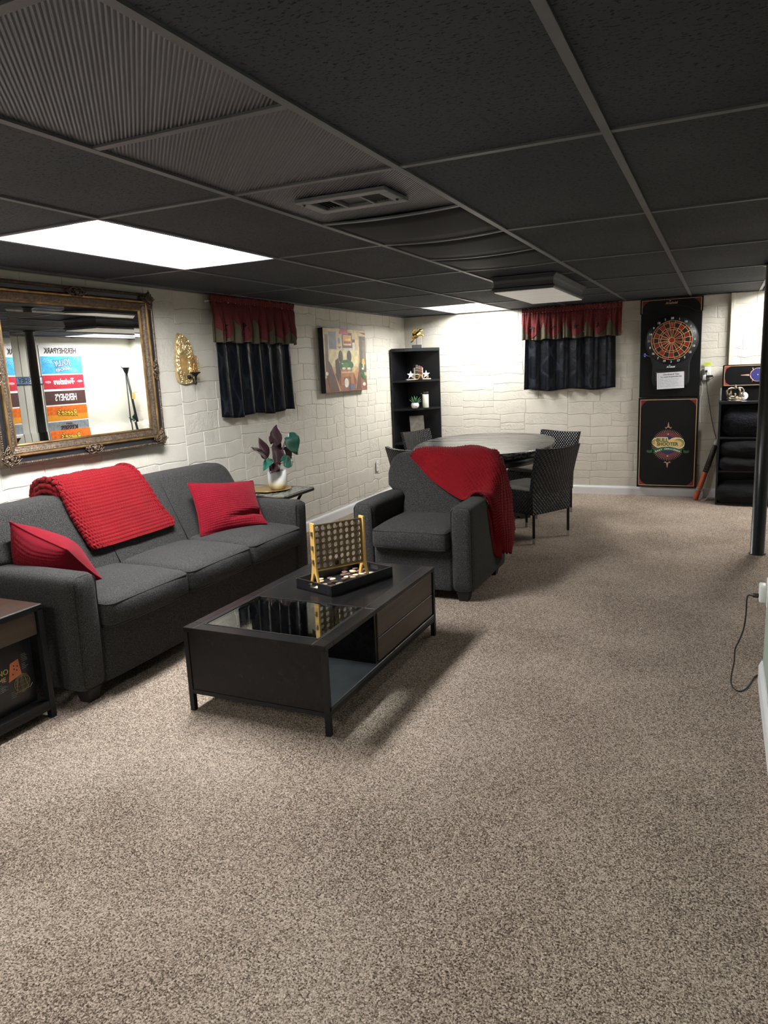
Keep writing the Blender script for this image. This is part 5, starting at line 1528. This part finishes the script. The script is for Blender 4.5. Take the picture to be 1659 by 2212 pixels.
# leaning wooden bat shaped stick with a strap
r = thing('strapped_stick', 'orange and dark carved stick with a woven strap leaning on the black shelf unit', 'stick', (.11, 7.0, 0))
P = lambda nm, mb, mt, rt=r, lb=None, mods=(): part(nm, mb, mt, rt, lb, True, mods, r)
a0, a1 = Vector((.118, 6.93, .004)), Vector((.302, 7.055, .61))
L_ = (a1 - a0).length; zax = (a1 - a0).normalized(); xax = zax.cross(Vector((0, 1, 0))).normalized(); yax = zax.cross(xax)
SM = Matrix(((xax.x, yax.x, zax.x, a0.x), (xax.y, yax.y, zax.y, a0.y), (xax.z, yax.z, zax.z, a0.z), (0, 0, 0, 1)))
P('lower_tube', MB().lathe([(.024, 0), (.026, .004), (.026, .285), (.0255, .29)], 20, SM), wood('orange_varnished_wood', (.34, .055, .018), (.50, .10, .03), 'z', .3, .6), r, 'orange varnished lower half')
P('upper_tube', MB().lathe([(.0262, .288), (.0264, .52), (.022, .56), (.020, .575)], 20, SM), plain('dark_carved_wood', (.018, .013, .011), .5), r, 'dark carved upper half')
m = MB()
for k in range(9): m.tube([SM @ Vector((.0268 * math.cos(t * .5 + k * .7), .0268 * math.sin(t * .5 + k * .7), .31 + .024 * k + .006 * math.sin(t * 2))) for t in range(6)], .0018, 5)
P('carving', m, plain('grey_green_inlay', (.14, .16, .13), .6))
P('end_knob', MB().lathe([(.019, .572), (.023, .580), (.024, .60), (.018, .625), (.008, .640), (.005, .68)], 18, SM), plain('grey_tip', (.30, .29, .27), .5))
m = MB()
for z in (.092, .112): m.lathe([(.0265, z), (.0285, z + .003), (.0285, z + .013), (.0265, z + .016)], 20, SM)
P('strap_band', m, plain('tan_strap_band', (.26, .20, .15), .8, vscale=90, var=.4))
st = [Vector(p) for p in ((.165, 6.93, .105), (.185, 6.92, .10), (.182, 6.91, .04), (.155, 6.90, .012), (.20, 6.89, .008), (.235, 6.90, .05), (.262, 6.93, .14), (.270, 6.96, .22), (.287, 7.0, .34), (.295, 7.03, .48), (.302, 7.05, .60))]
cl = [catmull(st, t / 60) for t in range(61)]
mb = MB(); mb.loft([[p + Vector((0, -.008, -.006)), p + Vector((.0, .008, .006)), p + Vector((.003, .008, .006)), p + Vector((.003, -.008, -.006))] for p in cl], smooth=False)
P('strap', mb, plain('woven_brown_strap', (.20, .155, .125), .85, vscale=110, var=.6))
# ------------------------------------------------------------------ ornate mirror on the left wall
r = thing('ornate_mirror', 'large mirror in an ornate bronze and gold frame above the sofa', 'mirror', (W0 + .016, 2.22, 1.010), -.8)
P = lambda nm, mb, mt, rt=r, lb=None, mods=(): part(nm, mb, mt, rt, lb, False, mods)
MY, MZ = .605, .958
M_BRONZE = plain('aged_bronze_gilt', (.115, .082, .055), .42, .55, vscale=60, var=.5, bs=.5, bscale=130, bd=.004)
M_GILT = plain('bright_gilt', (.46, .29, .12), .28, .85, vscale=14, var=.45)
M_CHAN = plain('black_frame_channel', (.010, .010, .014), .4)
def ringm(d, h): return [(h, -MY + d, d), (h, MY - d, d), (h, MY - d, MZ - d), (h, -MY + d, MZ - d)]
def band(prof): return MB().loft([ringm(d, h) for d, h in prof], smooth=False, caps=False)
P('frame_back', MB().box(0, .012, -MY + .006, MY - .006, .006, MZ - .006), M_CHAN)
m = band([(0, 0), (0, .030), (.004, .037), (.012, .037), (.016, .033)])
def beads(m, d, h, step, rad):
    for a, b in ((0, 1), (1, 2), (2, 3), (3, 0)):
        q = ringm(d, h); p0, p1 = Vector(q[a]), Vector(q[b]); n = int((p1 - p0).length / step)
        for i in range(n): m.ball(p0.lerp(p1, i / n), rad, n=6)
beads(m, .008, .037, .0115, .0048)
P('outer_moulding', m, M_BRONZE)
P('channel', band([(.016, .033), (.019, .027), (.040, .025), (.044, .029)]), M_CHAN, r, 'black painted channel')
P('fillet', band([(.044, .029), (.047, .038), (.052, .042), (.058, .040), (.061, .034)]), M_GILT, r, 'bright gilt fillet')
m = band([(.061, .034), (.066, .036), (.078, .030), (.090, .022), (.098, .019), (.101, .021)])
for a, b in ((0, 1), (1, 2), (2, 3), (3, 0)):
    for d, h, st, rd in ((.074, .031, .017, .0062), (.088, .0225, .012, .0042)):
        q = ringm(d, h); p0, p1 = Vector(q[a]), Vector(q[b]); n = int((p1 - p0).length / st); ax = (p1 - p0).normalized()
        for i in range(n):
            p = p0.lerp(p1, (i + .5) / n); al = ax * rd * 1.2
            m.ball(p, .0035, rd if abs(ax.y) > .5 else rd * .7, rd * .7 if abs(ax.y) > .5 else rd, 6)
P('carved_band', m, M_BRONZE)
P('inner_lip', band([(.101, .021), (.104, .023), (.110, .020), (.113, .012)]), M_GILT)
def ornament(cy, cz, along, sx=1, sz=1, big=1.0):
    m = MB(); rnd = random.Random(int(cy * 100 + cz * 1000))
    def put(a, b, h, ra, rb): m.ball((.034 + h, cy + (a if along == 'y' else b) * big, cz + (b if along == 'y' else a) * big), .008, (ra if along == 'y' else rb) * big, (rb if along == 'y' else ra) * big, 8)
    for s in (-1, 1):
        for k in range(5): put(s * (.012 + .011 * k), (-1) ** k * .010, .006 - .001 * k, .010, .008)
        pts = [(.042, cy + (s * x if along == 'y' else z) * big, cz + (z if along == 'y' else s * x) * big) for x, z in ((.0, .018), (.02, .026), (.042, .016), (.048, 0), (.036, -.010), (.026, -.002), (.032, .006))]
        m.tube([catmull([Vector(p) for p in pts], t / 20) for t in range(21)], .0042, 6)
        pts = [(.042, cy + (s * x if along == 'y' else z) * big, cz + (z if along == 'y' else s * x) * big) for x, z in ((.004, -.020), (.022, -.026), (.040, -.020), (.060, -.004), (.074, .004))]
        m.tube([catmull([Vector(p) for p in pts], t / 16) for t in range(17)], [.0045 - .0025 * t / 16 for t in range(17)], 6)
    put(0, 0, .010, .014, .016); put(0, .018, .008, .008, .010); put(0, -.018, .008, .008, .008)
    return m
for cy, cz, al in ((0, MZ - .032, 'y'), (0, .032, 'y'), (-MY + .032, MZ / 2, 'z'), (MY - .032, MZ / 2, 'z')): P('ornament', ornament(cy, cz, al), M_BRONZE)
for sy in (-1, 1):
    for sz in (0, 1):
        m = MB(); cy, cz = sy * (MY - .034), (MZ - .034 if sz else .034)
        a = ornament(cy - sy * .012, cz, 'y', big=.9); b = ornament(cy, cz + (-.012 if sz else .012), 'z', big=.9)
        m.add(a.v, a.f, True); m.add(b.v, b.f, True)
        P('ornament', m, M_BRONZE)
mm_, t_, b_ = nt('silvered_glass')
b_.inputs['Base Color'].default_value = (.93, .94, .93, 1); b_.inputs['Metallic'].default_value = 1; b_.inputs['Roughness'].default_value = .0
gd, bw = .109, .050
def gl(d, h): return [(h, -MY + d, d), (h, MY - d, d), (h, MY - d, MZ - d), (h, -MY + d, MZ - d)]
m = MB(); m.loft([gl(gd, .0132 + bw * math.tan(math.radians(2.0))), gl(gd + bw, .0132)], smooth=False, caps=False); m.add(gl(gd + bw, .0132), [(0, 1, 2, 3)])
P('mirror_glass', m, mm_, r)

# ------------------------------------------------------------------ candle sconce
r = thing('candle_sconce', 'textured gold leaf shaped wall sconce with a glass candle cylinder', 'sconce', (W0, 3.15, 1.39))
P = lambda nm, mb, mt, rt=r, lb=None, mods=(): part(nm, mb, mt, rt, lb, True, mods, r)
M_HAMM = plain('hammered_gold', (.74, .56, .28), .33, .8, vscale=30, var=.25)
ol = [(3.105, 1.738), (3.075, 1.70), (3.058, 1.62), (3.048, 1.53), (3.052, 1.45), (3.066, 1.41), (3.10, 1.392), (3.15, 1.388), (3.20, 1.397), (3.24, 1.42), (3.258, 1.465), (3.252, 1.53), (3.238, 1.60), (3.215, 1.675), (3.185, 1.705), (3.145, 1.730)]
ol = [tuple(catmull([Vector((*p, 0)) for p in ol + ol[:1]], t / 96)[:2]) for t in range(96)]
cn = Vector((3.15, 1.55))
m = MB(); rings = []
for k in range(0, 31):
    f = 1 - k / 30 * .97; row = []
    for p in ol:
        q = cn + (Vector(p) - cn) * f
        lump = noise.noise((q.x * 90, q.y * 50, 1)) * .7 + noise.noise((q.x * 190, q.y * 110, 2)) * .7
        sc_ = math.exp(-(((q.x - 3.145) / .050) ** 2 + ((q.y - 1.53) / .085) ** 2) ** 2)
        h = .016 + .012 * (1 - f) + (.011 * lump if 0 < k else 0) * (1 - sc_) - .022 * sc_
        row.append((W0 + .004 + max(.006, h) if k else W0 + .004, q.x, q.y))
    rings.append(row)
m.loft(rings, smooth=False)
P('backplate', m, M_HAMM)
cyl = (W0 + .060, 3.190, 1.468)
P('glass_cylinder', MB().lathe([(.030, 0), (.030, .115)], 28, T(*cyl), caps=False), thin_glass('sconce_glass', (.90, .80, .66), .10), r, 'clear glass cylinder')
P('cup', MB().lathe([(.004, -.055), (.007, -.05), (.008, -.03), (.022, -.012), (.036, -.006), (.037, -.001), (.034, .001), (.001, .001)], 24, T(*cyl)), M_BLACKMETAL, r, 'black metal cup')
P('arm', MB().tube([catmull([Vector(p) for p in ((W0 + .012, 3.165, 1.435), (W0 + .04, 3.18, 1.43), (W0 + .045, 3.185, 1.395), (W0 + .060, 3.190, 1.388), (W0 + .060, 3.190, 1.415))], t / 16) for t in range(17)], .0055, 8), M_BLACKMETAL)
P('boss', MB().ball((W0 + .022, 3.165, 1.435), .016, n=12), M_BLACKMETAL)

# ------------------------------------------------------------------ curtains and valances
def checkmat(name, c1, c2, k):
    m, t, b = nt(name); v = coords(t)
    sp = node(t, 'ShaderNodeSeparateXYZ'); t.links.new(v, sp.inputs[0])
    u = mathn(t, 'ADD', sp.outputs['X'], sp.outputs['Y'])
    w = mathn(t, 'MULTIPLY', mathn(t, 'SINE', mathn(t, 'MULTIPLY', u, k)), mathn(t, 'SINE', mathn(t, 'MULTIPLY', sp.outputs['Z'], k)))
    t.links.new(ramp(t, mathn(t, 'ADD', mathn(t, 'MULTIPLY', w, .5), .5), [(.55, c1), (.68, c2)]), b.inputs['Base Color'])
    b.inputs['Roughness'].default_value = .9; b.inputs['Specular IOR Level'].default_value = .15
    return m
M_REDDOT = checkmat('red_calico', (.155, .024, .029), (.25, .085, .080), PI / .0075)
M_OLIVE = checkmat('olive_homespun', (.105, .092, .060), (.17, .155, .105), PI / .006)
M_STAR = plain('black_star_applique', (.012, .012, .012), .85)
def satin():
    m, t, b = nt('navy_black_satin'); v = coords(t)
    sp = node(t, 'ShaderNodeSeparateXYZ'); t.links.new(v, sp.inputs[0])
    u = mathn(t, 'MULTIPLY', mathn(t, 'ADD', sp.outputs['X'], sp.outputs['Y']), 2 * PI / .19); z = mathn(t, 'MULTIPLY', sp.outputs['Z'], 2 * PI / .33)
    w = mathn(t, 'ABSOLUTE', mathn(t, 'ADD', mathn(t, 'SINE', u), mathn(t, 'SINE', z)))
    line = ramp(t, w, [(.22, (1, 1, 1)), (.30, (0, 0, 0))])
    mx = node(t, 'ShaderNodeMix', data_type='RGBA'); mx.inputs['A'].default_value = (.0026, .0036, .0070, 1); mx.inputs['B'].default_value = (.008, .0105, .017, 1)
    t.links.new(line, mx.inputs['Factor']); t.links.new(mx.outputs['Result'], b.inputs['Base Color'])
    t.links.new(ramp(t, line, [(0, (.40,) * 3), (1, (.60,) * 3)]), b.inputs['Roughness'])
    b.inputs['Specular IOR Level'].default_value = .2
    bump(t, b, noise_n(t, v, 14, 3), .35, .02)
    return m
M_SATIN = satin()
def window_dressing(pm, u0, u1, ztop, zmid, c0, c1, cbot, seed, nm_v, nm_c, lab_v, lab_c, npts=4.5):
    Wd = u1 - u0
    def H(u, z):
        t = (ztop - z) / (ztop - zmid)
        tight = .007 * math.sin(2 * PI * u / .031 + 3 * noise.noise((u * 20, seed, 0)))
        ph = 2 * PI * u / .112 + 2.0 * noise.noise((u * 4, seed, 0)); loose = .024 * math.sin(ph) + .009 * math.sin(2 * ph + .8) + .008 * math.sin(2 * PI * u / .047 + seed)
        k = min(1, max(0, (t - .14) / .5))
        pinch = .012 * math.exp(-((t - .13) / .05) ** 2)
        return .050 + .016 * k - pinch + tight * (1 - k) + loose * k
    root = thing(nm_v, lab_v, 'valance', pm((u0 + u1) / 2, 0, zmid))
    P = lambda nm, mb, mt, rt=root, lb=None, mods=(): part(nm, mb, mt, rt, lb, True, mods, root)
    nu, nv = 190, 24
    def zb(u): return zmid + .006 * math.sin(u * 30)
    def topz(u): return ztop + .004 * math.sin(2 * PI * u / .045 + seed)
    P('band', MB().sheet(lambda a, b: pm(u0 + Wd * a, H(u0 + Wd * a, topz(u0 + Wd * a) * (1 - b) + zb(u0 + Wd * a) * b), topz(u0 + Wd * a) * (1 - b) + zb(u0 + Wd * a) * b), nu, nv), M_OLIVE, root, 'olive checked under layer', [('SOLIDIFY', dict(thickness=.002))])
    per = Wd / npts
    def zr(u):
        f = ((u - u0) / per + .5 * 0) % 1.0
        d = abs(f - .5) * 2                         # 0 at the point, 1 at the valley
        return zmid + .012 + .17 * (.45 * d + .55 * d ** 2.6)
    def red(a, b):
        u = u0 - .003 + (Wd + .006) * a; z = (topz(u) + .002) * (1 - b) + zr(u) * b
        return pm(u, H(u, z) + .005, z)
    P('red_points', MB().sheet(red, nu, nv), M_REDDOT, root, 'red dotted pointed over layer', [('SOLIDIFY', dict(thickness=.002))])
    k = 0
    while (k + .5) * per < Wd:
        uc, zc = u0 + (k + .5) * per, zmid + .115
        m = MB(); sp_ = [pm(uc + x, H(uc + x, zc + z) + .0115, zc + z) for x, z in star(.040, .0165)]
        m.add(sp_ + [pm(uc, H(uc, zc) + .0115, zc)], [(10, i, (i + 1) % 10) for i in range(10)])
        P('star_applique', m, M_STAR, root, 'black star applique', [('SOLIDIFY', dict(thickness=.001))])
        k += 1
    P('curtain_rod', MB().tube([pm(u0 + .003, .0, ztop - .045), pm(u0 + .003, .036, ztop - .045), pm(u1 - .003, .036, ztop - .045), pm(u1 - .003, .0, ztop - .045)], .006, 8), M_WHITE)
    cr = thing(nm_c, lab_c, 'curtain', pm((c0 + c1) / 2, 0, cbot))
    Cw = c1 - c0
    def Hc(u, z):
        t = (zmid + .06 - z) / (zmid + .06 - cbot)
        return .026 + .014 * t + (.012 + .008 * t) * math.sin(2 * PI * u / .148 + seed + 1.5 * noise.noise((u * 3, seed, 0))) + .002 * math.sin(2 * PI * u / .061 + 2 * seed)
    def cur(a, b):
        t0 = 1 + .02 * b * (2 * a - 1) * 0
        u = c0 + Cw * a + .012 * b * (2 * a - 1); zt_ = zmid + .07; zl = cbot + .010 * math.sin(u * 13 + seed)
        z = zt_ * (1 - b) + zl * b
        return pm(u, max(.006, Hc(u, z)), z)
    part('drop', MB().sheet(cur, 150, 30), M_SATIN, cr, None, True, [('SOLIDIFY', dict(thickness=.0025))], cr)
    part('curtain_rod', MB().tube([pm(c0 + .003, 0, zmid + .06), pm(c0 + .003, .030, zmid + .06), pm(c1 - .003, .030, zmid + .06), pm(c1 - .003, 0, zmid + .06)], .005, 8), M_WHITE, cr, None, True, (), cr)
window_dressing(lambda u, h, z: (W0 + .008 + h, u, z), 3.425, 4.56, 2.012, 1.678, 3.505, 4.49, 1.125, 1, 'window_valance', 'window_curtain',
                'dark red star valance on the left wall between sconce and picture', 'short navy black satin curtain on the left wall under its valance')
window_dressing(lambda u, h, z: (u, W1 - .008 - h, z), -1.682, -.645, 2.010, 1.680, -1.655, -.71, 1.14, 4, 'window_valance', 'window_curtain',
                'red star valance on the far wall left of the dartboard', 'short navy black satin curtain on the far wall under its valance')

# ------------------------------------------------------------------ canvas picture: a plain interior scene
r = thing('canvas_picture', 'black edged canvas print of a lamplit room with green table on left wall', 'picture', (W0, 5.49, 1.237))
P = lambda nm, mb, mt, rt=r, lb=None, mods=(): part(nm, mb, mt, rt, lb, True, mods, r)
cy0, cy1, cz0, cz1 = 5.050, 5.935, 1.237, 1.838
xf = W0 + .055
P('canvas', MB().bbox(W0 + .006, xf, cy0, cy1, cz0, cz1, .002), plain('black_canvas_edge', (.010, .010, .011), .7))
lvl = [0]
def paint(name, c, polys):
    lvl[0] += 1; x = xf + .00012 * lvl[0]
    m = MB()
    for q in polys: m.add([(x, cy0 + (cy1 - cy0) * u, cz0 + (cz1 - cz0) * v) for u, v in q], [tuple(range(len(q)))])
    P(name, m, plain('print_' + name, c, .55, vscale=16, var=.22))
def el(cu, cv, ru, rv, n=22): return [(cu + ru * math.cos(2 * PI * i / n), cv + rv * math.sin(2 * PI * i / n)) for i in range(n)]
def rc(a, b, c, d): return [(a, c), (b, c), (b, d), (a, d)]
paint('wall_print', (.62, .47, .27), [rc(.003, .997, .004, .996)])
paint('light_print', (.72, .62, .34), [rc(.10, .80, .40, .66)])
paint('floor_print', (.27, .12, .07), [[(.003, .004), (.997, .004), (.997, .24), (.70, .30), (.25, .30), (.003, .22)]])
paint('door_print', (.155, .125, .10), [rc(.83, .997, .30, .895), [(.83, .96), (.997, .955), (.997, .92), (.93, .935)]])
paint('door_panel_print', (.24, .19, .155), [rc(.91, .99, .42, .83)])
paint('frame_print', (.15, .075, .045), [rc(.42, .66, .70, .94), rc(.665, .73, .79, .84), [(.03, .46), (.09, .46), (.10, .90), (.03, .90)]])
paint('dark_panel_print', (.175, .18, .20), [rc(.12, .285, .68, .945), [(.30, .72), (.40, .72), (.36, .68)], el(.35, .81, .025, .05)])
paint('mount_print', (.75, .60, .45), [rc(.445, .64, .74, .90)])
paint('sunset_print', (.75, .34, .09), [rc(.455, .63, .76, .89)])
paint('sea_print', (.20, .09, .12), [rc(.455, .63, .77, .805)])
paint('glow_print', (.85, .60, .16), [el(.56, .835, .06, .018)])
paint('shade_print', (.55, .12, .16), [[(.345, .915), (.575, .915), (.55, .994), (.385, .994)]])
paint('shelf_ware_print', (.62, .60, .52), [rc(.44, .64, .655, .685), rc(.67, .725, .66, .78)])
paint('chair_back_print', (.075, .055, .05), [el(.37, .56, .05, .10), el(.57, .56, .055, .10), [(.24, .50), (.31, .54), (.36, .30), (.30, .16), (.24, .26)]])
paint('chair_side_print', (.14, .075, .06), [[(.03, .49), (.10, .49), (.20, .36), (.32, .02), (.10, .02), (.03, .30)]])
paint('dark_stripe_print', (.14, .075, .06), [[(.72, .05), (.82, .46), (.84, .46), (.84, .02), (.72, .02)]])
paint('chair_rail_print', (.60, .32, .16), [[(.16, .40), (.18, .40), (.34, .02), (.31, .02)]])
paint('rail_print', (.60, .32, .16), [[(.69, .04), (.71, .04), (.83, .50), (.81, .50)]])
paint('stool_print', (.60, .32, .16), [[(.66, .30), (.80, .40), (.72, .18)]])
paint('green_top_print', (.045, .14, .055), [el(.49, .425, .175, .085), [(.83, .44), (.88, .48), (.93, .30), (.98, .14), (.86, .22)]])
paint('green_light_print', (.12, .24, .07), [el(.48, .42, .07, .05)])
paint('table_edge_print', (.42, .19, .08), [[(.34, .36), (.64, .36), (.61, .325), (.38, .325)], [(.35, .30), (.64, .30), (.66, .12), (.58, .10), (.58, .24), (.41, .24), (.41, .10), (.34, .12)]])
paint('cards_print', (.74, .70, .60), [el(.43, .375, .045, .018), el(.55, .37, .045, .018), el(.40, .45, .02, .01), el(.475, .14, .055, .075), el(.90, .36, .03, .02), el(.04, .30, .03, .03), el(.92, .10, .04, .03)])
paint('lamp_print', (.85, .46, .08), [[(.875, .44), (.96, .44), (.94, .525), (.895, .525)]])
paint('lamp_foot_print', (.72, .60, .42), [rc(.90, .935, .375, .44)])
paint('jar_print', (.10, .13, .24), [el(.60, .07, .05, .05)])

# ------------------------------------------------------------------ the nook seen in the mirror
XW = 1.450
def NW(y, z, rot=0): return T(XW - .009, y, z) @ RZ(-90) @ RX(90) @ RZ(rot)
r = thing('candy_towel', 'large white towel printed with candy bars hanging on the panelled wall in the mirror', 'towel', (XW, 5.895, .70))
P = lambda nm, mb, mt, rt=r, lb=None, mods=(): part(nm, mb, mt, rt, lb, True, mods, r)
ty, tw = 5.895, .325
P('towel_cloth', MB().bbox(XW - .006, XW + .0020, ty - tw, ty + tw, .69, 1.925, .001), plain('white_terry', (.78, .78, .80), .9, vscale=40, var=.05, bs=.4, bscale=200))
def stripe(nm, z0, z1, c, c2=None, vs=30):
    m = MB().box(XW - .0072, XW - .0055, ty - tw + .006, ty + tw - .006, z0, z1)
    P(nm, m, plain('towel_' + nm, c, .85, vscale=vs, var=.25))
stripe('blue_stripe', 1.565, 1.785, (.035, .30, .52), vs=22); stripe('red_stripe', 1.372, 1.548, (.45, .012, .03)); stripe('brown_stripe', 1.172, 1.345, (.060, .022, .019), vs=50)
stripe('orange_stripe', .966, 1.155, (.66, .13, .004)); stripe('grey_stripe', .800, .950, (.22, .245, .265)); stripe('brown_stripe', .695, .785, (.060, .022, .019), vs=50)
m = MB().box(XW - .0078, XW - .007, ty - tw + .006, ty + tw - .006, .968, 1.04); P('yellow_wave', m, plain('towel_yellow', (.70, .28, .008), .85, var=.1))
m = MB()
for k in range(5): m.lathe([(.022, 0), (.032, 0), (.032, .001), (.022, .001)], 18, T(XW - .0073, ty - .25 + k * .125, 1.46) @ RY(-90) @ Matrix.Diagonal((.55, 1.5, 1, 1)))
P('pink_twist', m, plain('towel_pink', (.75, .25, .30), .85))
m = MB(); rnd = random.Random(6)
for k in range(60):
    R_ = rnd.uniform(.012, .024); m.tube([(XW - .0075, ty + rnd.uniform(-.29, .29) * 0 + (-.29 + .58 * ((k * .618) % 1)) + R_ * math.cos(2 * PI * i / 10), 1.585 + .18 * ((k * .379) % 1) + R_ * math.sin(2 * PI * i / 10)) for i in range(10)], .0015, 4, closed=True)
P('bubbles', m, plain('towel_light_blue', (.35, .72, .85), .85))
XT = -.0
def tx(body, z, size, mt, nm, sx=1, shear=0, bold=.001, dy=0, rot=0):
    P(nm, text_mb(body, size, NW(ty - dy, z, rot), .0004, bold=bold, sx=sx, shear=shear), mt)
M_TBROWN = plain('dark_brown_lettering', (.035, .016, .016), .8); M_TWHITE = plain('white_lettering', (.78, .78, .78), .8, var=.02); M_TNAVY = plain('navy_lettering', (.02, .06, .25), .8); M_TYEL = plain('yellow_lettering', (.85, .60, .05), .8)
tx('HERSHEYPARK', 1.852, .098, M_TBROWN, 'title_lettering', .78, bold=.002)
tx('JOLLY', 1.70, .105, M_TNAVY, 'candy_lettering', .9, bold=.010, rot=-8); tx('RANCHER', 1.618, .055, M_TNAVY, 'candy_lettering', .9, bold=.005, rot=-8)
for o_ in ([] if False else [0]):
    P('candy_lettering', text_mb('JOLLY', .105, T(-.0012, 0, 0) @ NW(ty, 1.70, -8), .0004, bold=.001, sx=.9), M_TWHITE)
    P('candy_lettering', text_mb('RANCHER', .055, T(-.0012, 0, 0) @ NW(ty, 1.618, -8), .0004, bold=.0005, sx=.9), M_TWHITE)
tx('Twizzlers', 1.462, .105, M_TWHITE, 'candy_lettering', .8, .15, .003)
tx("HERSHEY'S", 1.258, .120, M_TWHITE, 'candy_lettering', .60, 0, .003)
tx("Reese's", 1.062, .115, M_TBROWN, 'candy_lettering', .9, .25, .008, rot=4); P('candy_lettering', text_mb("Reese's", .115, T(-.0012, 0, 0) @ NW(ty, 1.062, 4), .0004, bold=.001, sx=.9, shear=.25), M_TYEL)
tx("HERSHEY'S", .918, .030, M_TBROWN, 'candy_lettering', .7); tx('KISSES', .862, .085, M_TBROWN, 'candy_lettering', 1.15, 0, .004)
tx("HERSHEY'S", .742, .080, M_TWHITE, 'candy_lettering', .62, 0, .002)
r = thing('street_sign', 'small framed street style sign on the panelled wall in the mirror', 'sign', (XW, 5.33, 1.44))
P = lambda nm, mb, mt, rt=r, lb=None, mods=(): part(nm, mb, mt, rt, lb, True, mods, r)
P('sign_board', MB().bbox(XW - .008, XW - .001, 4.985, 5.575, 1.440, 1.538, .001), plain('navy_sign_border', (.03, .04, .09), .5))
m = MB()
for k, (a, b) in enumerate(((4.995, 5.18), (5.18, 5.38), (5.38, 5.565))):
    P('sign_colour', MB().box(XW - .0088, XW - .0078, a, b, 1.450, 1.528), plain('sign_colour_%d' % k, ((.42, .10, .12), (.16, .30, .52), (.45, .50, .56))[k], .5, var=.4, vscale=18))
P('sign_lettering', text_mb('HERSHEY HWY', .082, T(XW - .0095, 5.28, 1.489) @ RZ(-90) @ RX(90), .0004, bold=.001, sx=.92), plain('black_sign_lettering', (.02, .02, .04), .5))
r = thing('black_floor_stand', 'thin black floor stand with a funnel head in the nook corner, seen in mirror', 'stand', (1.30, 6.93, 0))
P = lambda nm, mb, mt, rt=r, lb=None, mods=(): part(nm, mb, mt, rt, lb, True, mods, r)
P('pole', MB().tube([(1.33, 6.86, 0), (1.33, 6.86, 1.58)], .009, 8), M_BLACKMETAL)
P('leaning_pole', MB().tube([(1.34, 6.885, 1.56), (1.36, 7.02, .80), (1.36, 7.05, 0)], [.013, .020, .022], 8), M_BLACKMETAL)
P('head', MB().lathe([(.014, -.07), (.020, -.06), (.050, .02), (.052, .025), (.001, .025)], 18, T(1.33, 6.875, 1.60)), M_BLACKMETAL)
P('hook', MB().tube([(1.33, 6.86, 1.55), (1.32, 6.82, 1.60), (1.31, 6.77, 1.635)], .006, 6), M_BLACKMETAL)
P('tag', MB().bbox(1.325, 1.345, 6.94, 6.99, 1.18, 1.27, .003), plain('ochre_tag', (.52, .36, .10), .6))
r = thing('trailing_plant', 'small trailing green plant on the white ledge in the nook corner', 'plant', (1.425, 6.95, .825))
P = lambda nm, mb, mt, rt=r, lb=None, mods=(): part(nm, mb, mt, rt, lb, True, mods, r)
P('pot', MB().lathe([(.001, 0), (.016, 0), (.022, .035), (.019, .035), (.001, .03)], 16, T(1.425, 6.95, .825)), M_PLASTICW)
rnd = random.Random(8)
for k in range(9):
    a = rnd.uniform(0, 6.28); b0 = Vector((1.41, 6.95, .86)); tp = b0 + Vector((-.02 - .04 * rnd.random(), .07 * math.cos(a), .02 + .09 * rnd.random()))
    P('leaf', leaf(b0.lerp(tp, .45), tp, .016, (-1, .2, .5), .1, .2, .1), M_GRN, r, None, [('SOLIDIFY', dict(thickness=.001))])

# ------------------------------------------------------------------ camera, world and colour management
cam = bpy.data.cameras.new('camera'); co = bpy.data.objects.new('camera', cam); COL.objects.link(co)
R = ((.9082002168971343, .4163678161071283, -.04254653614783291), (.041934742136644707, -.19166879449353397, -.9805633842946251), (-.4164298781666986, .8887637002755997, -.1915339177338901))
co.matrix_world = Matrix(((R[0][0], -R[1][0], -R[2][0], .30578670), (R[0][1], -R[1][1], -R[2][1], -.93882705), (R[0][2], -R[1][2], -R[2][2], 1.41966924), (0, 0, 0, 1)))
cam.sensor_fit = 'AUTO'; cam.sensor_width = 36; cam.lens = 1558.894 * 36 / 2212
cam.clip_start = .02; cam.clip_end = 60
sc.camera = co
w = bpy.data.worlds.new('world'); sc.world = w; w.use_nodes = True
w.node_tree.nodes['Background'].inputs['Color'].default_value = (.05, .05, .06, 1); w.node_tree.nodes['Background'].inputs['Strength'].default_value = .2
sc.view_settings.view_transform = 'Standard'; sc.view_settings.look = 'None'; sc.view_settings.gamma = 1
sc.view_settings.use_curve_mapping = False; sc.view_settings.exposure = 0.82
cy = sc.cycles
cy.max_bounces = 8; cy.diffuse_bounces = 3; cy.glossy_bounces = 4; cy.transmission_bounces = 6; cy.use_adaptive_sampling = True; cy.adaptive_threshold = .12; cy.caustics_reflective = False; cy.caustics_refractive = False
cy.sample_clamp_indirect = 6; cy.use_denoising = True
